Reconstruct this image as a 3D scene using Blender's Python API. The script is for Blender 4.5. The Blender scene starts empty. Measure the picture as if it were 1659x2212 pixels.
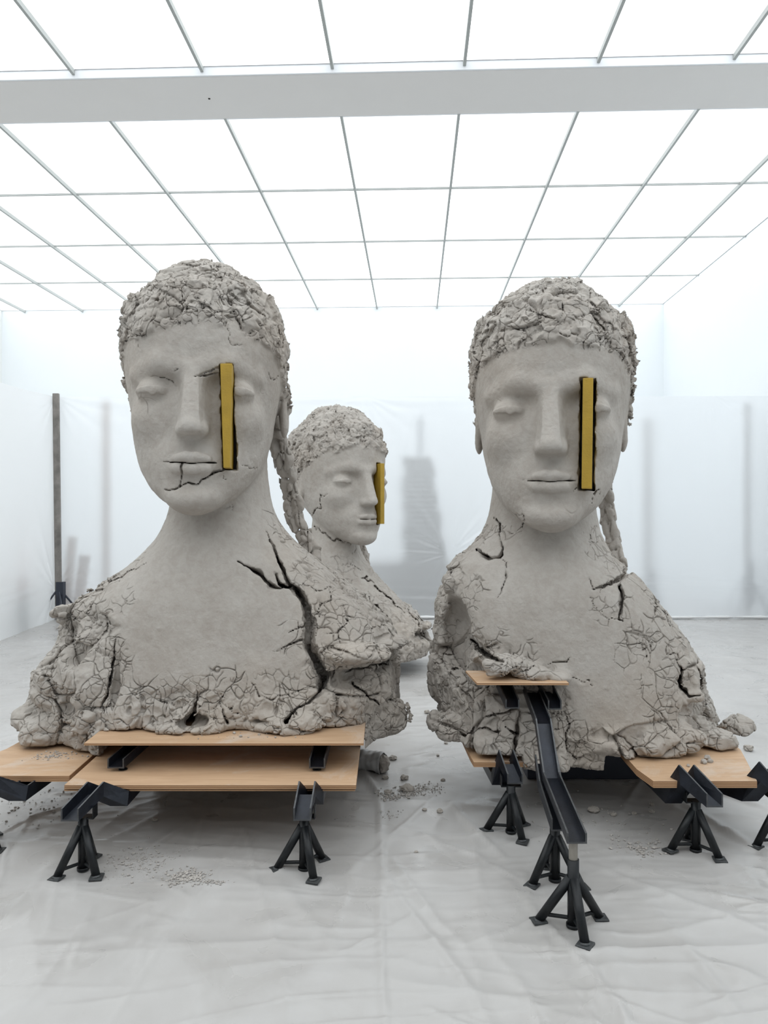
import bpy, bmesh, math, random
import numpy as np
from mathutils import Vector, Matrix
from concurrent.futures import ThreadPoolExecutor

# ------------------------------------------------------------------ camera
C = bpy.context.scene.collection
SC = bpy.context.scene
F, CX, HY, EYE = 1640.0, 829.5, 1100.0, 1.6        # lens in pixels of a 1659x2212 frame, horizon row, eye height
cd = bpy.data.cameras.new('camera'); cam = bpy.data.objects.new('camera', cd); C.objects.link(cam)
cam.location = (0, 0, EYE); cam.rotation_euler = (math.pi/2, 0, 0)
cd.sensor_fit = 'VERTICAL'; cd.sensor_height = 24.0; cd.lens = F/2212*24.0
cd.shift_y = (HY-1106)/2212.0; cd.clip_start = .05; cd.clip_end = 60
SC.camera = cam

# ------------------------------------------------------------------ world, lights, exposure
w = bpy.data.worlds.new('world'); SC.world = w; w.use_nodes = True
w.node_tree.nodes['Background'].inputs[0].default_value = (.93, .97, 1, 1)
w.node_tree.nodes['Background'].inputs[1].default_value = .0
PANEL_EMIT = 1.62                                   # the luminous ceiling is the only light of the room
SC.view_settings.view_transform = 'Standard'
SC.view_settings.look = 'None'
SC.view_settings.exposure = 0.0
SC.view_settings.gamma = 1.0
SC.view_settings.use_curve_mapping = False
SC.cycles.use_denoising = True
SC.cycles.max_bounces = 8
SC.cycles.adaptive_threshold = .03
SC.cycles.diffuse_bounces = 6
SC.cycles.transmission_bounces = 6
SC.cycles.transparent_max_bounces = 8
SC.cycles.sample_clamp_indirect = 4.0
SC.cycles.caustics_reflective = False

ROT = math.radians(-2.28)                           # the room is turned a little against the camera
HC = 4.38                                           # ceiling height above the eye
K = HC/2.92
PI = math.pi

# ------------------------------------------------------------------ helpers
def P(px, py, d):
    return Vector(((px-CX)/F*d, d, EYE-(py-HY)/F*d))
def G(px, py, z=0.0):
    """a point of the plane at height z"""
    d = F*(EYE-z)/(py-HY)
    return Vector(((px-CX)/F*d, d, z))
def tag(o, label=None, cat=None, group=None, kind=None):
    if label: o['label'] = label
    if cat: o['category'] = cat
    if group: o['group'] = group
    if kind: o['kind'] = kind
    return o
def empty(name, loc=(0, 0, 0), rz=0):
    o = bpy.data.objects.new(name, None); C.objects.link(o)
    o.location = loc; o.rotation_euler = (0, 0, rz); o.empty_display_size = .1
    return o
def link_mesh(name, me, mat=None, parent=None, smooth=False):
    o = bpy.data.objects.new(name, me); C.objects.link(o)
    if mat: me.materials.append(mat)
    if parent: o.parent = parent
    if smooth: me.polygons.foreach_set('use_smooth', [True]*len(me.polygons))
    return o
def obj(name, bm, mat, parent=None, smooth=False):
    bmesh.ops.recalc_face_normals(bm, faces=bm.faces[:])
    me = bpy.data.meshes.new(name); bm.to_mesh(me); bm.free()
    return link_mesh(name, me, mat, parent, smooth)
def add_box(bm, c, s, M=None, bev=0):
    r = bmesh.ops.create_cube(bm, size=1.0)
    T = Matrix.Translation(Vector(c)) @ (M.to_4x4() if M else Matrix.Identity(4)) @ Matrix.Diagonal((s[0], s[1], s[2], 1))
    bmesh.ops.transform(bm, matrix=T, verts=r['verts'])
    if bev:
        es = list({e for v in r['verts'] for e in v.link_edges})
        bmesh.ops.bevel(bm, geom=es, offset=bev, segments=2, affect='EDGES', profile=.6)
def add_tube(bm, a, b, r0, r1=None, seg=20, cap=True):
    a, b = Vector(a), Vector(b); r1 = r0 if r1 is None else r1
    d = b-a; q = Vector((0, 0, 1)).rotation_difference(d.normalized()).to_matrix().to_4x4()
    r = bmesh.ops.create_cone(bm, cap_ends=cap, segments=seg, radius1=r0, radius2=r1, depth=d.length)
    bmesh.ops.transform(bm, matrix=Matrix.Translation((a+b)/2) @ q, verts=r['verts'])
def add_prism(bm, pts, z0, z1):
    lo = [bm.verts.new((p[0], p[1], z0)) for p in pts]; hi = [bm.verts.new((p[0], p[1], z1)) for p in pts]
    n = len(pts); bm.faces.new(lo[::-1]); bm.faces.new(hi)
    for i in range(n): bm.faces.new((lo[i], lo[(i+1) % n], hi[(i+1) % n], hi[i]))

# ------------------------------------------------------------------ materials
def new_mat(name):
    m = bpy.data.materials.new(name); m.use_nodes = True
    nt = m.node_tree; b = nt.nodes['Principled BSDF']
    return m, nt, b
def node(nt, typ, **kw):
    n = nt.nodes.new(typ)
    for k, v in kw.items():
        if k.startswith('i_'):
            key = k[2:]; n.inputs[int(key) if key.isdigit() else key].default_value = v
        else: setattr(n, k, v)
    return n
def noise_node(nt, scale, detail=4, rough=.55, dist=0, vec=None):
    n = node(nt, 'ShaderNodeTexNoise'); n.inputs['Scale'].default_value = scale; n.inputs['Detail'].default_value = detail
    n.inputs['Roughness'].default_value = rough; n.inputs['Distortion'].default_value = dist
    if vec: nt.links.new(vec, n.inputs['Vector'])
    return n
def ramp(nt, src, stops):
    r = nt.nodes.new('ShaderNodeValToRGB'); e = r.color_ramp.elements
    while len(e) < len(stops): e.new(.5)
    for k, (p, c) in enumerate(stops):
        e[k].position = p; e[k].color = (c[0], c[1], c[2], 1)
    nt.links.new(src, r.inputs[0]); return r
def bump(nt, src, strength, distance, prev=None):
    b = nt.nodes.new('ShaderNodeBump'); b.inputs['Strength'].default_value = strength; b.inputs['Distance'].default_value = distance
    nt.links.new(src, b.inputs['Height'])
    if prev: nt.links.new(prev.outputs[0], b.inputs['Normal'])
    return b
def coords(nt): return node(nt, 'ShaderNodeTexCoord').outputs['Object']

def plain(name, col, rough=.6, metal=0.0, noisy=0.0, nscale=8, bumpd=0, spec=.5):
    m, nt, b = new_mat(name)
    b.inputs['Roughness'].default_value = rough; b.inputs['Metallic'].default_value = metal
    b.inputs['Specular IOR Level'].default_value = spec
    if noisy:
        n = noise_node(nt, nscale, 5, .6, 0, coords(nt))
        lo = [c*(1-noisy) for c in col]; hi = [min(1, c*(1+noisy)) for c in col]
        r = ramp(nt, n.outputs[0], [(.3, lo), (.7, hi)]); nt.links.new(r.outputs[0], b.inputs['Base Color'])
        if bumpd:
            n2 = noise_node(nt, nscale*12, 4, .6, 0, coords(nt))
            bp = bump(nt, n2.outputs[0], .6, bumpd); nt.links.new(bp.outputs[0], b.inputs['Normal'])
    else: b.inputs['Base Color'].default_value = (*col, 1)
    return m
def clay_mat(name, fine=1.0):
    m, nt, b = new_mat(name); co = coords(nt)
    n1 = noise_node(nt, 2.2, 5, .6, .3, co)
    r1 = ramp(nt, n1.outputs[0], [(.25, (.350, .318, .285)), (.5, (.41, .382, .35)), (.75, (.46, .435, .405))])
    n2 = noise_node(nt, 22, 6, .65, .5, co)
    r2 = ramp(nt, n2.outputs[0], [(.35, (.90, .885, .87)), (.6, (1.0, 1.0, 1.0))])
    mx = node(nt, 'ShaderNodeMix', data_type='RGBA', blend_type='MULTIPLY'); mx.inputs[0].default_value = 1
    nt.links.new(r1.outputs[0], mx.inputs[6]); nt.links.new(r2.outputs[0], mx.inputs[7])
    n3 = noise_node(nt, 1.1, 3, .5, 0, co)                      # reddish damp blotches of drying clay
    r3 = ramp(nt, n3.outputs[0], [(.52, (1, 1, 1)), (.72, (.93, .875, .82))])
    mx2 = node(nt, 'ShaderNodeMix', data_type='RGBA', blend_type='MULTIPLY'); mx2.inputs[0].default_value = 1
    nt.links.new(mx.outputs[2], mx2.inputs[6]); nt.links.new(r3.outputs[0], mx2.inputs[7])
    nt.links.new(mx2.outputs[2], b.inputs['Base Color'])
    b.inputs['Roughness'].default_value = .9; b.inputs['Specular IOR Level'].default_value = .25
    f1 = noise_node(nt, 60, 6, .65, .2, co); bp = bump(nt, f1.outputs[0], .35*fine, .006)
    f2 = noise_node(nt, 14, 4, .6, .4, co); bp2 = bump(nt, f2.outputs[0], .35*fine, .02, bp)
    nt.links.new(bp2.outputs[0], b.inputs['Normal'])
    return m

MT = {}
MT['clay'] = clay_mat('dry_grey_clay')
MT['dust'] = plain('clay_dust', (.40, .375, .35), .95, noisy=.12, nscale=30)
MT['yellow'] = plain('ochre_painted_wood', (.37, .235, .022), .55, noisy=.12, nscale=9, bumpd=.003)
MT['steel'] = plain('dark_blued_steel', (.016, .019, .027), .36, .4, noisy=.4, nscale=14, bumpd=.001)
MT['black_steel'] = plain('black_lacquered_steel', (.007, .0085, .010), .42, .0, noisy=.35, nscale=18, bumpd=.001, spec=.35)
MT['weld'] = plain('scuffed_steel_plate', (.06, .064, .066), .5, .4, noisy=.4, nscale=30)
MT['steel_edge'] = plain('bare_steel_edge_highlight', (.075, .078, .082), .45, .4, noisy=.3, nscale=30)  # bare rims and ends of the channels, edge highlights put into the paler colour
MT['raw_steel'] = plain('bare_zinc_tube', (.28, .26, .23), .4, .6, noisy=.15, nscale=20)
MT['wall'] = plain('white_wall_paint', (.83, .86, .88), .8, noisy=.01, nscale=1)
MT['wall_warm'] = plain('white_wall_paint_side', (.80, .81, .80), .8, noisy=.01, nscale=1)
MT['beam'] = plain('pale_beam_paint', (.80, .785, .77), .75, noisy=.01, nscale=2)
MT['bar'] = plain('grey_glazing_bar', (.42, .44, .43), .5)
MT['white_rim'] = plain('white_rim_paint', (.85, .87, .9), .5)
MT['post'] = plain('weathered_grey_timber', (.21, .195, .18), .8, noisy=.35, nscale=6)
MT['post_brown'] = plain('brown_timber', (.22, .13, .09), .8, noisy=.3, nscale=6)
MT['dark'] = plain('dark_grey_iron', (.03, .035, .05), .5, .2)
MT['board_grey'] = plain('stacked_grey_sheet', (.13, .125, .12), .8, noisy=.3, nscale=4)
MT['brick'] = plain('reddish_crate', (.30, .10, .06), .8, noisy=.2, nscale=6)
MT['hole'] = plain('deep_slot_black', (.012, .011, .010), .9)

def ply_mat(name):
    m, nt, b = new_mat(name); co = coords(nt)
    mp = node(nt, 'ShaderNodeMapping'); mp.inputs['Scale'].default_value = (1.2, 9, 9); nt.links.new(co, mp.inputs[0])
    n = noise_node(nt, 2.5, 5, .6, .8, mp.outputs[0])
    r = ramp(nt, n.outputs[0], [(.3, (.44, .285, .170)), (.7, (.54, .365, .23))])
    n2 = noise_node(nt, 2.4, 7, .7, .6, co)                     # spilt clay dust
    r2 = ramp(nt, n2.outputs[0], [(.53, (0, 0, 0)), (.72, (.75, .75, .75))])
    mx = node(nt, 'ShaderNodeMix', data_type='RGBA'); nt.links.new(r2.outputs[0], mx.inputs[0])
    nt.links.new(r.outputs[0], mx.inputs[6]); mx.inputs[7].default_value = (.56, .50, .44, 1)
    nt.links.new(mx.outputs[2], b.inputs['Base Color']); b.inputs['Roughness'].default_value = .62
    return m
MT['ply'] = ply_mat('birch_plywood_face')
def ply_edge(name):
    m, nt, b = new_mat(name); co = coords(nt)
    wv = node(nt, 'ShaderNodeTexWave', wave_type='BANDS', bands_direction='Z'); wv.inputs['Scale'].default_value = 42
    wv.inputs['Distortion'].default_value = .35; nt.links.new(co, wv.inputs['Vector'])
    r = ramp(nt, wv.outputs[0], [(.15, (.16, .075, .035)), (.6, (.50, .30, .16))])
    nt.links.new(r.outputs[0], b.inputs['Base Color']); b.inputs['Roughness'].default_value = .75
    return m
MT['ply_edge'] = ply_edge('plywood_layered_edge')

def floor_mat():
    m, nt, b = new_mat('dusty_plastic_sheeting'); co = coords(nt)
    n = noise_node(nt, .7, 6, .6, .8, co)
    r = ramp(nt, n.outputs[0], [(.3, (.40, .39, .38)), (.7, (.475, .468, .46))])
    n2 = noise_node(nt, 2.6, 5, .55, .8, co)
    r2 = ramp(nt, n2.outputs[0], [(.30, (.90, .89, .88)), (.65, (1, 1, 1))])
    mx = node(nt, 'ShaderNodeMix', data_type='RGBA', blend_type='MULTIPLY'); mx.inputs[0].default_value = 1
    nt.links.new(r.outputs[0], mx.inputs[6]); nt.links.new(r2.outputs[0], mx.inputs[7])
    nt.links.new(mx.outputs[2], b.inputs['Base Color'])
    rr = ramp(nt, n2.outputs[0], [(.3, (.20,)*3), (.7, (.50,)*3)]); nt.links.new(rr.outputs[0], b.inputs['Roughness'])
    b.inputs['Specular IOR Level'].default_value = .45
    mp = node(nt, 'ShaderNodeMapping'); mp.inputs['Scale'].default_value = (1.3, 1.9, 1); mp.inputs['Rotation'].default_value = (0, 0, .25)
    nt.links.new(co, mp.inputs[0])
    f = noise_node(nt, 1.3, 3, .5, .6, mp.outputs[0]); bp = bump(nt, f.outputs[0], .28, .05)
    f3 = noise_node(nt, 7, 3, .5, .8, co); bp2 = bump(nt, f3.outputs[0], .18, .01, bp)
    nt.links.new(bp2.outputs[0], b.inputs['Normal'])
    return m
MT['sheet_floor'] = floor_mat()

def film_mat(name, clear=.55, rough=.28):
    """milky plastic film: part of the light goes through and is blurred, the rest is scattered"""
    m = bpy.data.materials.new(name); m.use_nodes = True; nt = m.node_tree
    for n in list(nt.nodes): nt.nodes.remove(n)
    out = node(nt, 'ShaderNodeOutputMaterial')
    tl = node(nt, 'ShaderNodeBsdfTranslucent'); tl.inputs[0].default_value = (.95, .965, .98, 1)
    df = node(nt, 'ShaderNodeBsdfDiffuse'); df.inputs[0].default_value = (.90, .915, .93, 1)
    gl = node(nt, 'ShaderNodeBsdfGlossy'); gl.inputs[0].default_value = (.9, .9, .9, 1); gl.inputs['Roughness'].default_value = .3
    rf = node(nt, 'ShaderNodeBsdfRefraction'); rf.inputs[0].default_value = (.93, .94, .95, 1)
    rf.inputs['Roughness'].default_value = rough; rf.inputs['IOR'].default_value = 1.12
    a = node(nt, 'ShaderNodeMixShader'); a.inputs[0].default_value = .5
    nt.links.new(tl.outputs[0], a.inputs[1]); nt.links.new(df.outputs[0], a.inputs[2])
    c = node(nt, 'ShaderNodeMixShader'); c.inputs[0].default_value = clear
    nt.links.new(a.outputs[0], c.inputs[1]); nt.links.new(rf.outputs[0], c.inputs[2])
    e = node(nt, 'ShaderNodeMixShader'); e.inputs[0].default_value = .06
    nt.links.new(c.outputs[0], e.inputs[1]); nt.links.new(gl.outputs[0], e.inputs[2])
    nt.links.new(e.outputs[0], out.inputs[0])
    return m
MT['film'] = film_mat('milky_plastic_film', .42, .85)
MT['film_side'] = film_mat('milky_plastic_film_side', .10, .8)

def emit_mat():
    m = bpy.data.materials.new('luminous_ceiling_glass'); m.use_nodes = True; nt = m.node_tree
    b = nt.nodes['Principled BSDF']
    b.inputs['Base Color'].default_value = (.8, .82, .83, 1); b.inputs['Roughness'].default_value = .4
    b.inputs['Emission Color'].default_value = (.955, .985, 1.0, 1)
    b.inputs['Emission Strength'].default_value = PANEL_EMIT
    return m
MT['panel'] = emit_mat()
# ------------------------------------------------------------------ the room (turned by ROT against the camera)
RM = Matrix.Rotation(ROT, 3, 'Z')
RX0, RX1, RY0, RY1 = -9.2, 5.37, -5.0, 16.6
ZC = EYE+HC
def room_box(name, lo, hi, mat, parent=None):
    bm = bmesh.new(); c = [(a+b)/2 for a, b in zip(lo, hi)]; s = [b-a for a, b in zip(lo, hi)]
    add_box(bm, c, s); bmesh.ops.transform(bm, matrix=RM.to_4x4(), verts=bm.verts)
    return obj(name, bm, mat, parent)
def structure(o, name=None):
    o['kind'] = 'structure'; return o
structure(room_box('floor', (RX0, RY0, -.1), (RX1, RY1, -.02), plain('grey_floor', (.5, .5, .5), .5)))
structure(room_box('wall_back', (RX0-.2, RY1, -.1), (RX1+.2, RY1+.2, ZC+.1), MT['wall']))
structure(room_box('wall_front', (RX0-.2, RY0-.2, -.1), (RX1+.2, RY0, ZC+.1), plain('grey_far_wall', (.20, .20, .20), .8)))
structure(room_box('wall_left', (RX0-.2, RY0, -.1), (RX0, RY1, ZC+.1), MT['wall_warm']))
structure(room_box('wall_right', (RX1, RY0, -.1), (RX1+.2, RY1, ZC+.1), MT['wall']))

CW, CR = 1.31, 1.365*K                           # cell width and row depth
BY0, BY1 = 5.035*K, 5.575*K                          # the beam
# columns: room x of the bars, measured at the far row
X0 = .496-1.31
cols = [X0+CW*i for i in range(-7, 6)]
rows_far = [BY1+.07+CR*i for i in range(0, 6)]
rows_near = [BY0-CR*i for i in range(0, 8)]
ceil = empty('ceiling', (0, 0, 0)); ceil['kind'] = 'structure'
bm = bmesh.new(); add_box(bm, (-1.9, 5.8, ZC+.16), (15.4, 22.4, .05)); bmesh.ops.transform(bm, matrix=RM.to_4x4(), verts=bm.verts)
obj('ceiling_slab', bm, MT['white_rim'], ceil)
bm = bmesh.new(); T = .03
for x in cols:
    if RX0 < x < RX1: add_box(bm, (x, (RY0+RY1)/2, ZC+.03), (T, RY1-RY0, .06))
for y in rows_far[1:]+rows_near[1:]:
    if y < RY1 and y > RY0: add_box(bm, ((RX0+RX1)/2, y, ZC+.045), (RX1-RX0, T*.8, .03))
bmesh.ops.transform(bm, matrix=RM.to_4x4(), verts=bm.verts)
obj('ceiling_bars', bm, MT['bar'], ceil)
bm = bmesh.new(); add_box(bm, ((RX0+RX1)/2, (BY0+BY1)/2, ZC+.03), (RX1-RX0, BY1-BY0, .14), bev=.004)
bmesh.ops.transform(bm, matrix=RM.to_4x4(), verts=bm.verts)
structure(obj('trim_1', bm, MT['beam']))
bm = bmesh.new(); add_box(bm, ((RX0+RX1)/2, BY0-.012, ZC+.03), (RX1-RX0, .024, .13))
add_box(bm, ((RX0+RX1)/2, BY1+.055, ZC+.03), (RX1-RX0, .10, .05))
bmesh.ops.transform(bm, matrix=RM.to_4x4(), verts=bm.verts)
structure(obj('trim_2', bm, MT['white_rim']))
ORD = ['first', 'second', 'third', 'fourth', 'fifth', 'sixth', 'seventh', 'eighth', 'ninth', 'tenth', 'eleventh', 'twelfth', 'thirteenth', 'fourteenth']
xs = [RX0]+[x for x in cols if RX0+.05 < x < RX1-.05]+[RX1]
panel_me = {}
def panels(ys, where):
    for r in range(len(ys)-1):
        y0, y1 = sorted((ys[r], ys[r+1]))
        if y1-y0 < .1: continue
        for c in range(len(xs)-1):
            a, b = xs[c]+T/2, xs[c+1]-T/2
            bm = bmesh.new(); add_box(bm, (0, 0, 0), (b-a, y1-y0-T, .02))
            o = obj('ceiling_light_panel', bm, MT['panel']); o.data.materials.append(MT['white_rim'])
            for p in o.data.polygons:
                if p.normal.z > -.5: p.material_index = 1
            ctr = RM @ Vector(((a+b)/2, (y0+y1)/2, ZC+.062)); o.location = ctr; o.rotation_euler = (0, 0, ROT)
            tag(o, 'glowing white ceiling panel, %s from the left wall in the %s row %s' % (ORD[c], ORD[r], where), 'ceiling light', 'luminous ceiling panels')
panels([y for y in rows_far if y < RY1]+[RY1], 'beyond the grey beam')
panels([BY0-.02]+[y for y in rows_near[1:] if y > RY0]+[RY0], 'on the near side of the grey beam')
bm = bmesh.new(); q = RM @ Vector((0, 0, 0))
p0 = Vector(((452-CX)/F*(F*(HC-.04)/(HY-213)), F*(HC-.04)/(HY-213), ZC-.044))
add_tube(bm, p0, p0+Vector((0, 0, .01)), .012)
tag(obj('cable_hole', bm, MT['hole']), 'small dark hole in the underside of the grey ceiling beam', 'hole')

# ------------------------------------------------------------------ plastic sheeting on the floor
rng = np.random.RandomState(7)
def h2(ix, iy, s):
    n = (ix.astype(np.int64)*374761393+iy.astype(np.int64)*668265263+s*974634777) & 0xffffffff
    n = ((n ^ (n >> 13))*1274126177) & 0xffffffff
    return ((n ^ (n >> 16)) & 0xffff)/65535.0
def vn2(x, y, s):
    ix, iy = np.floor(x), np.floor(y); fx, fy = x-ix, y-iy
    fx = fx*fx*(3-2*fx); fy = fy*fy*(3-2*fy)
    a, b = h2(ix, iy, s), h2(ix+1, iy, s); c, d = h2(ix, iy+1, s), h2(ix+1, iy+1, s)
    return (a*(1-fx)+b*fx)*(1-fy)+(c*(1-fx)+d*fx)*fy
def grid_mesh(name, X, Y, Z, mat, parent=None):
    ny, nx = X.shape; me = bpy.data.meshes.new(name)
    co = np.stack([X, Y, Z], -1).reshape(-1, 3).astype(np.float32)
    idx = np.arange(nx*ny).reshape(ny, nx)
    q = np.stack([idx[:-1, :-1], idx[:-1, 1:], idx[1:, 1:], idx[1:, :-1]], -1).reshape(-1, 4).astype(np.int32)
    fill_mesh(me, co, q); return link_mesh(name, me, mat, parent)
def fill_mesh(me, co, q):
    me.vertices.add(len(co)); me.vertices.foreach_set('co', co.astype(np.float32).ravel())
    me.loops.add(q.size); me.loops.foreach_set('vertex_index', q.astype(np.int32).ravel())
    me.polygons.add(len(q)); me.polygons.foreach_set('loop_start', (np.arange(len(q))*4).astype(np.int32))
    me.polygons.foreach_set('loop_total', np.full(len(q), 4, np.int32))
    me.polygons.foreach_set('use_smooth', np.ones(len(q), bool))
    me.update(calc_edges=True)
def segdist(x, y, a, b):
    ax, ay = a; bx, by = b; dx, dy = bx-ax, by-ay
    t = np.clip(((x-ax)*dx+(y-ay)*dy)/(dx*dx+dy*dy), 0, 1)
    return np.hypot(x-ax-t*dx, y-ay-t*dy), t
def floor_height(X, Y):
    Z = np.zeros_like(X)
    wx = X+.45*vn2(X*.9, Y*.9, 1); wy = Y+.35*vn2(X*.9+9, Y*.9, 2)
    for (sx, sy, amp, s, pw) in ((.9, 2.6, .010, 3, 3), (2.4, .8, .008, 4, 4), (1.6, 5.2, .006, 5, 3), (5, 2.5, .003, 6, 2), (1.1, 7.5, .005, 7, 5), (3.2, 1.2, .006, 8, 6)):
        n = vn2(wx*sx+s, wy*sy, s)*.7+vn2(wx*sx*2.1, wy*sy*2.1, s+20)*.3
        Z += .75*amp*np.maximum(0, 1-np.abs(2*n-1)*2.2)**pw*vn2(X*.5+s, Y*.5, s+40)*1.8
    for (a, b, h, wd) in CREASES:
        A, B = G(*a), G(*b); d, t = segdist(X+.04*vn2(X*3, Y*3, 61), Y+.04*vn2(X*3, Y*3, 62), (A.x, A.y), (B.x, B.y))
        Z += h*np.exp(-(d/wd)**2)*(.5+.5*np.sin(t*PI))
    return Z
CREASES = [((250, 2205), (560, 1760), .006, .012), ((835, 1800), (850, 2205), .008, .012), ((820, 1700), (840, 1850), .010, .012),
           ((985, 1500), (1150, 1560), .01, .03), ((840, 1880), (1080, 2205), .010, .018), ((860, 1850), (960, 1990), .008, .014),
           ((980, 1740), (1100, 1850), .014, .02), ((1270, 1860), (1659, 2010), .008, .02), ((1490, 1740), (1640, 1830), .018, .03),
           ((1110, 1900), (1380, 2200), .008, .02), ((0, 1870), (110, 1730), .006, .01), ((0, 1805), (150, 1740), .012, .012),
           ((600, 1900), (820, 2120), .007, .03), ((1530, 1700), (1659, 1745), .02, .03), ((790, 1650), (830, 1720), .02, .02),
           ((1250, 2060), (1360, 2205), .010, .03), ((1400, 1930), (1620, 2190), .006, .02), ((0, 2050), (330, 2010), .005, .03),
           ((880, 1640), (1000, 1620), .018, .03), ((900, 1700), (985, 1690), .012, .02), ((920, 1800), (1060, 1850), .01, .015)]
_r = random.Random(12)
for _k in range(46):                                 # long fine creases in the sheeting
    _x, _y = _r.uniform(0, 1659), _r.uniform(1720, 2200); _a = _r.choice([_r.gauss(0, .25), _r.gauss(.9, .35), _r.gauss(-.8, .3), _r.gauss(1.57, .2)]); _l = _r.uniform(50, 260)
    CREASES.append(((_x, _y), (_x+_l*math.cos(_a), max(1650, _y+_l*math.sin(_a))), _r.uniform(.003, .007), _r.uniform(.007, .016)))
nx, ny = 520, 560
ys = 1.2*(11.25/1.2)**np.linspace(0, 1, ny); xsn = np.linspace(-1, 1, nx)
Y = np.repeat(ys[:, None], nx, 1); X = xsn[None, :]*(1.6+.62*Y)
Z = floor_height(X, Y)-.004
sheet = grid_mesh('plastic_floor_sheet', X, Y, Z, MT['sheet_floor'])
tag(sheet, 'dusty wrinkled translucent plastic sheeting covering the whole studio floor', 'plastic sheet')
# a second sheet whose near edge shows behind the left jack stands
def second_edge():
    A, B, D = G(-120, 1835), G(150, 1745), G(700, 1712)
    e = np.linspace(0, 1, 90); v = np.linspace(0, 1, 40)
    ex = np.interp(e, [0, .35, 1], [A.x, B.x, D.x]); ey = np.interp(e, [0, .35, 1], [A.y, B.y, D.y])
    X = np.repeat(ex[None, :], 40, 0); Y = ey[None, :]+v[:, None]*2.2
    Z = floor_height(X, Y)+.001+.004*np.exp(-(v[:, None]/.03)**2)*(.6+.4*np.sin(X*9))+.010*vn2(X*2.2, Y*5, 71)
    return grid_mesh('plastic_under_sheet', X, Y, Z, MT['sheet_floor'])
0 and tag(second_edge(), 'second wrinkled plastic sheet with raised edge lying below the left plywood boards', 'plastic sheet')

# ------------------------------------------------------------------ plastic curtains
DP = 11.07
def curtain(ax, ay, bx, by, ztop, anchors, seed, sag=0.0, n=420, m=220, ext=0):
    L = math.hypot(bx-ax, by-ay); u = np.linspace(0, L, n); v = np.linspace(0, 1, m)
    U, V = np.meshgrid(u, v); top = ztop-sag*np.sin(PI*U/L)
    Zh = V*top
    off = .05*(vn2(U*.7, Zh*.5, seed)-.5)+.018*(vn2(U*2.2+Zh*.6, Zh*1.1, seed+1)-.5)
    off += .007*np.sin((top-Zh)*44+3*vn2(U*.8, Zh*2, seed+2))*np.exp(-(top-Zh)/.16)*vn2(U*.6, Zh*3, seed+9)      # taut folds along the top line
    off += .03*np.exp(-Zh/.1)*vn2(U*3, Zh*0, seed+3)                                        # bunching at the floor
    off += .008*np.exp(-((Zh-.42-.10*np.sin(U*.9))/.16)**2)*np.sin(Zh*40+U*1.2)
    for (ua, za, s) in anchors:                                                             # folds radiating from the fixing points
        du, dz = U-ua, Zh-za; r = np.hypot(du, dz)+1e-4; th = np.arctan2(dz, du)
        off += s*.022*np.sin(th*19+2*vn2(th*3, r, seed+5))*np.exp(-r/1.1)*np.clip(r/.2, 0, 1)*(vn2(th*5, r*.4, seed+6))
    dx, dy = (bx-ax)/L, (by-ay)/L
    return ax+dx*U-dy*off, ay+dy*U+dx*off, Zh+.002
PXL = -4.80
A_ = curtain(PXL+.02, DP, 6.3, DP-.05, 3.24, [(0, 3.24, .6), (5.75, .95, .9), (0, .45, .5), (4.5, 3.24, .3), (9.5, 3.3, .4)], 11)
cu = grid_mesh('plastic_curtain', *A_, MT['film'])
tag(cu, 'milky plastic curtain hanging straight across the back of the studio', 'plastic curtain', 'hanging plastic curtains')
B_ = curtain(PXL, DP-.01, -4.35, 5.6, 3.24, [(0, 3.24, .55), (0, .42, .6), (5.4, 3.2, .5)], 31, sag=.12)
cu2 = grid_mesh('plastic_curtain', *B_, MT['film_side'])
tag(cu2, 'creased milky plastic curtain drawn forward from the timber post at the left edge', 'plastic curtain', 'hanging plastic curtains')
# folded hem lying on the floor under the straight curtain
bm = bmesh.new(); prev = None
for i in range(120):
    x = PXL+i*(11.1/119); r = .022+.012*math.sin(i*1.7)*math.sin(i*.61); y = DP-.03+.02*math.sin(i*.37)
    ring = [bm.verts.new((x, y+r*math.cos(a), max(.004, .03+.8*r*math.sin(a)))) for a in [k*PI/4 for k in range(8)]]
    if prev:
        for k in range(8): bm.faces.new((prev[k], prev[(k+1) % 8], ring[(k+1) % 8], ring[k]))
    prev = ring
hm = obj('hem_roll', bm, plain('rolled_plastic_hem', (.72, .72, .72), .5), None, True)
tag(hm, 'rolled whitish plastic hem lying along the foot of the back curtain', 'plastic hem')

# ------------------------------------------------------------------ posts and things behind the curtains
def post(px, d, ytop, label, wid=.075, mat='post', basez=.55, lean=0.0, grp=None):
    x = (px-CX)/F*d; zt = EYE-(ytop-HY)/F*d
    t = empty('timber_post', (x, d, 0)); tag(t, label, 'post', grp)
    bm = bmesh.new(); add_box(bm, (0, 0, (zt+.004)/2), (wid, wid*.6, zt-.004), bev=.006)
    for v in bm.verts: v.co.x += lean*(zt-v.co.z)
    obj('upright', bm, MT[mat], t)
    if basez:
        bm = bmesh.new(); add_box(bm, (lean*zt+.03, .0, basez/2+.05), (wid*1.25, wid*1.1, basez-.1), bev=.004)
        obj('steel_sleeve', bm, MT['dark'], t)
        for a in (0.5, 2.2, 3.9, 5.3):
            bm = bmesh.new(); c, s = math.cos(a), math.sin(a)
            add_tube(bm, (lean*zt+.04*c, .04*s, basez*.75), (lean*zt+.34*c, .34*s, .02), .014, seg=8); obj('brace', bm, MT['dark'], t)
    return t
post(121, DP-.10, 850, 'tall weathered timber post in dark steel foot at the curtain corner', .085, lean=.012)
post(232, DP+.75, 868, 'blurred brown timber post behind the plastic, left of the left bust', .11, 'post_brown', 0, grp=None)
post(1396, DP+1.1, 905, 'blurred timber post behind the plastic beside the right bust head', .12, basez=.65)
post(1611, DP+.7, 872, 'blurred timber post in dark foot behind the plastic at the right edge', .09, basez=.8)
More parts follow.
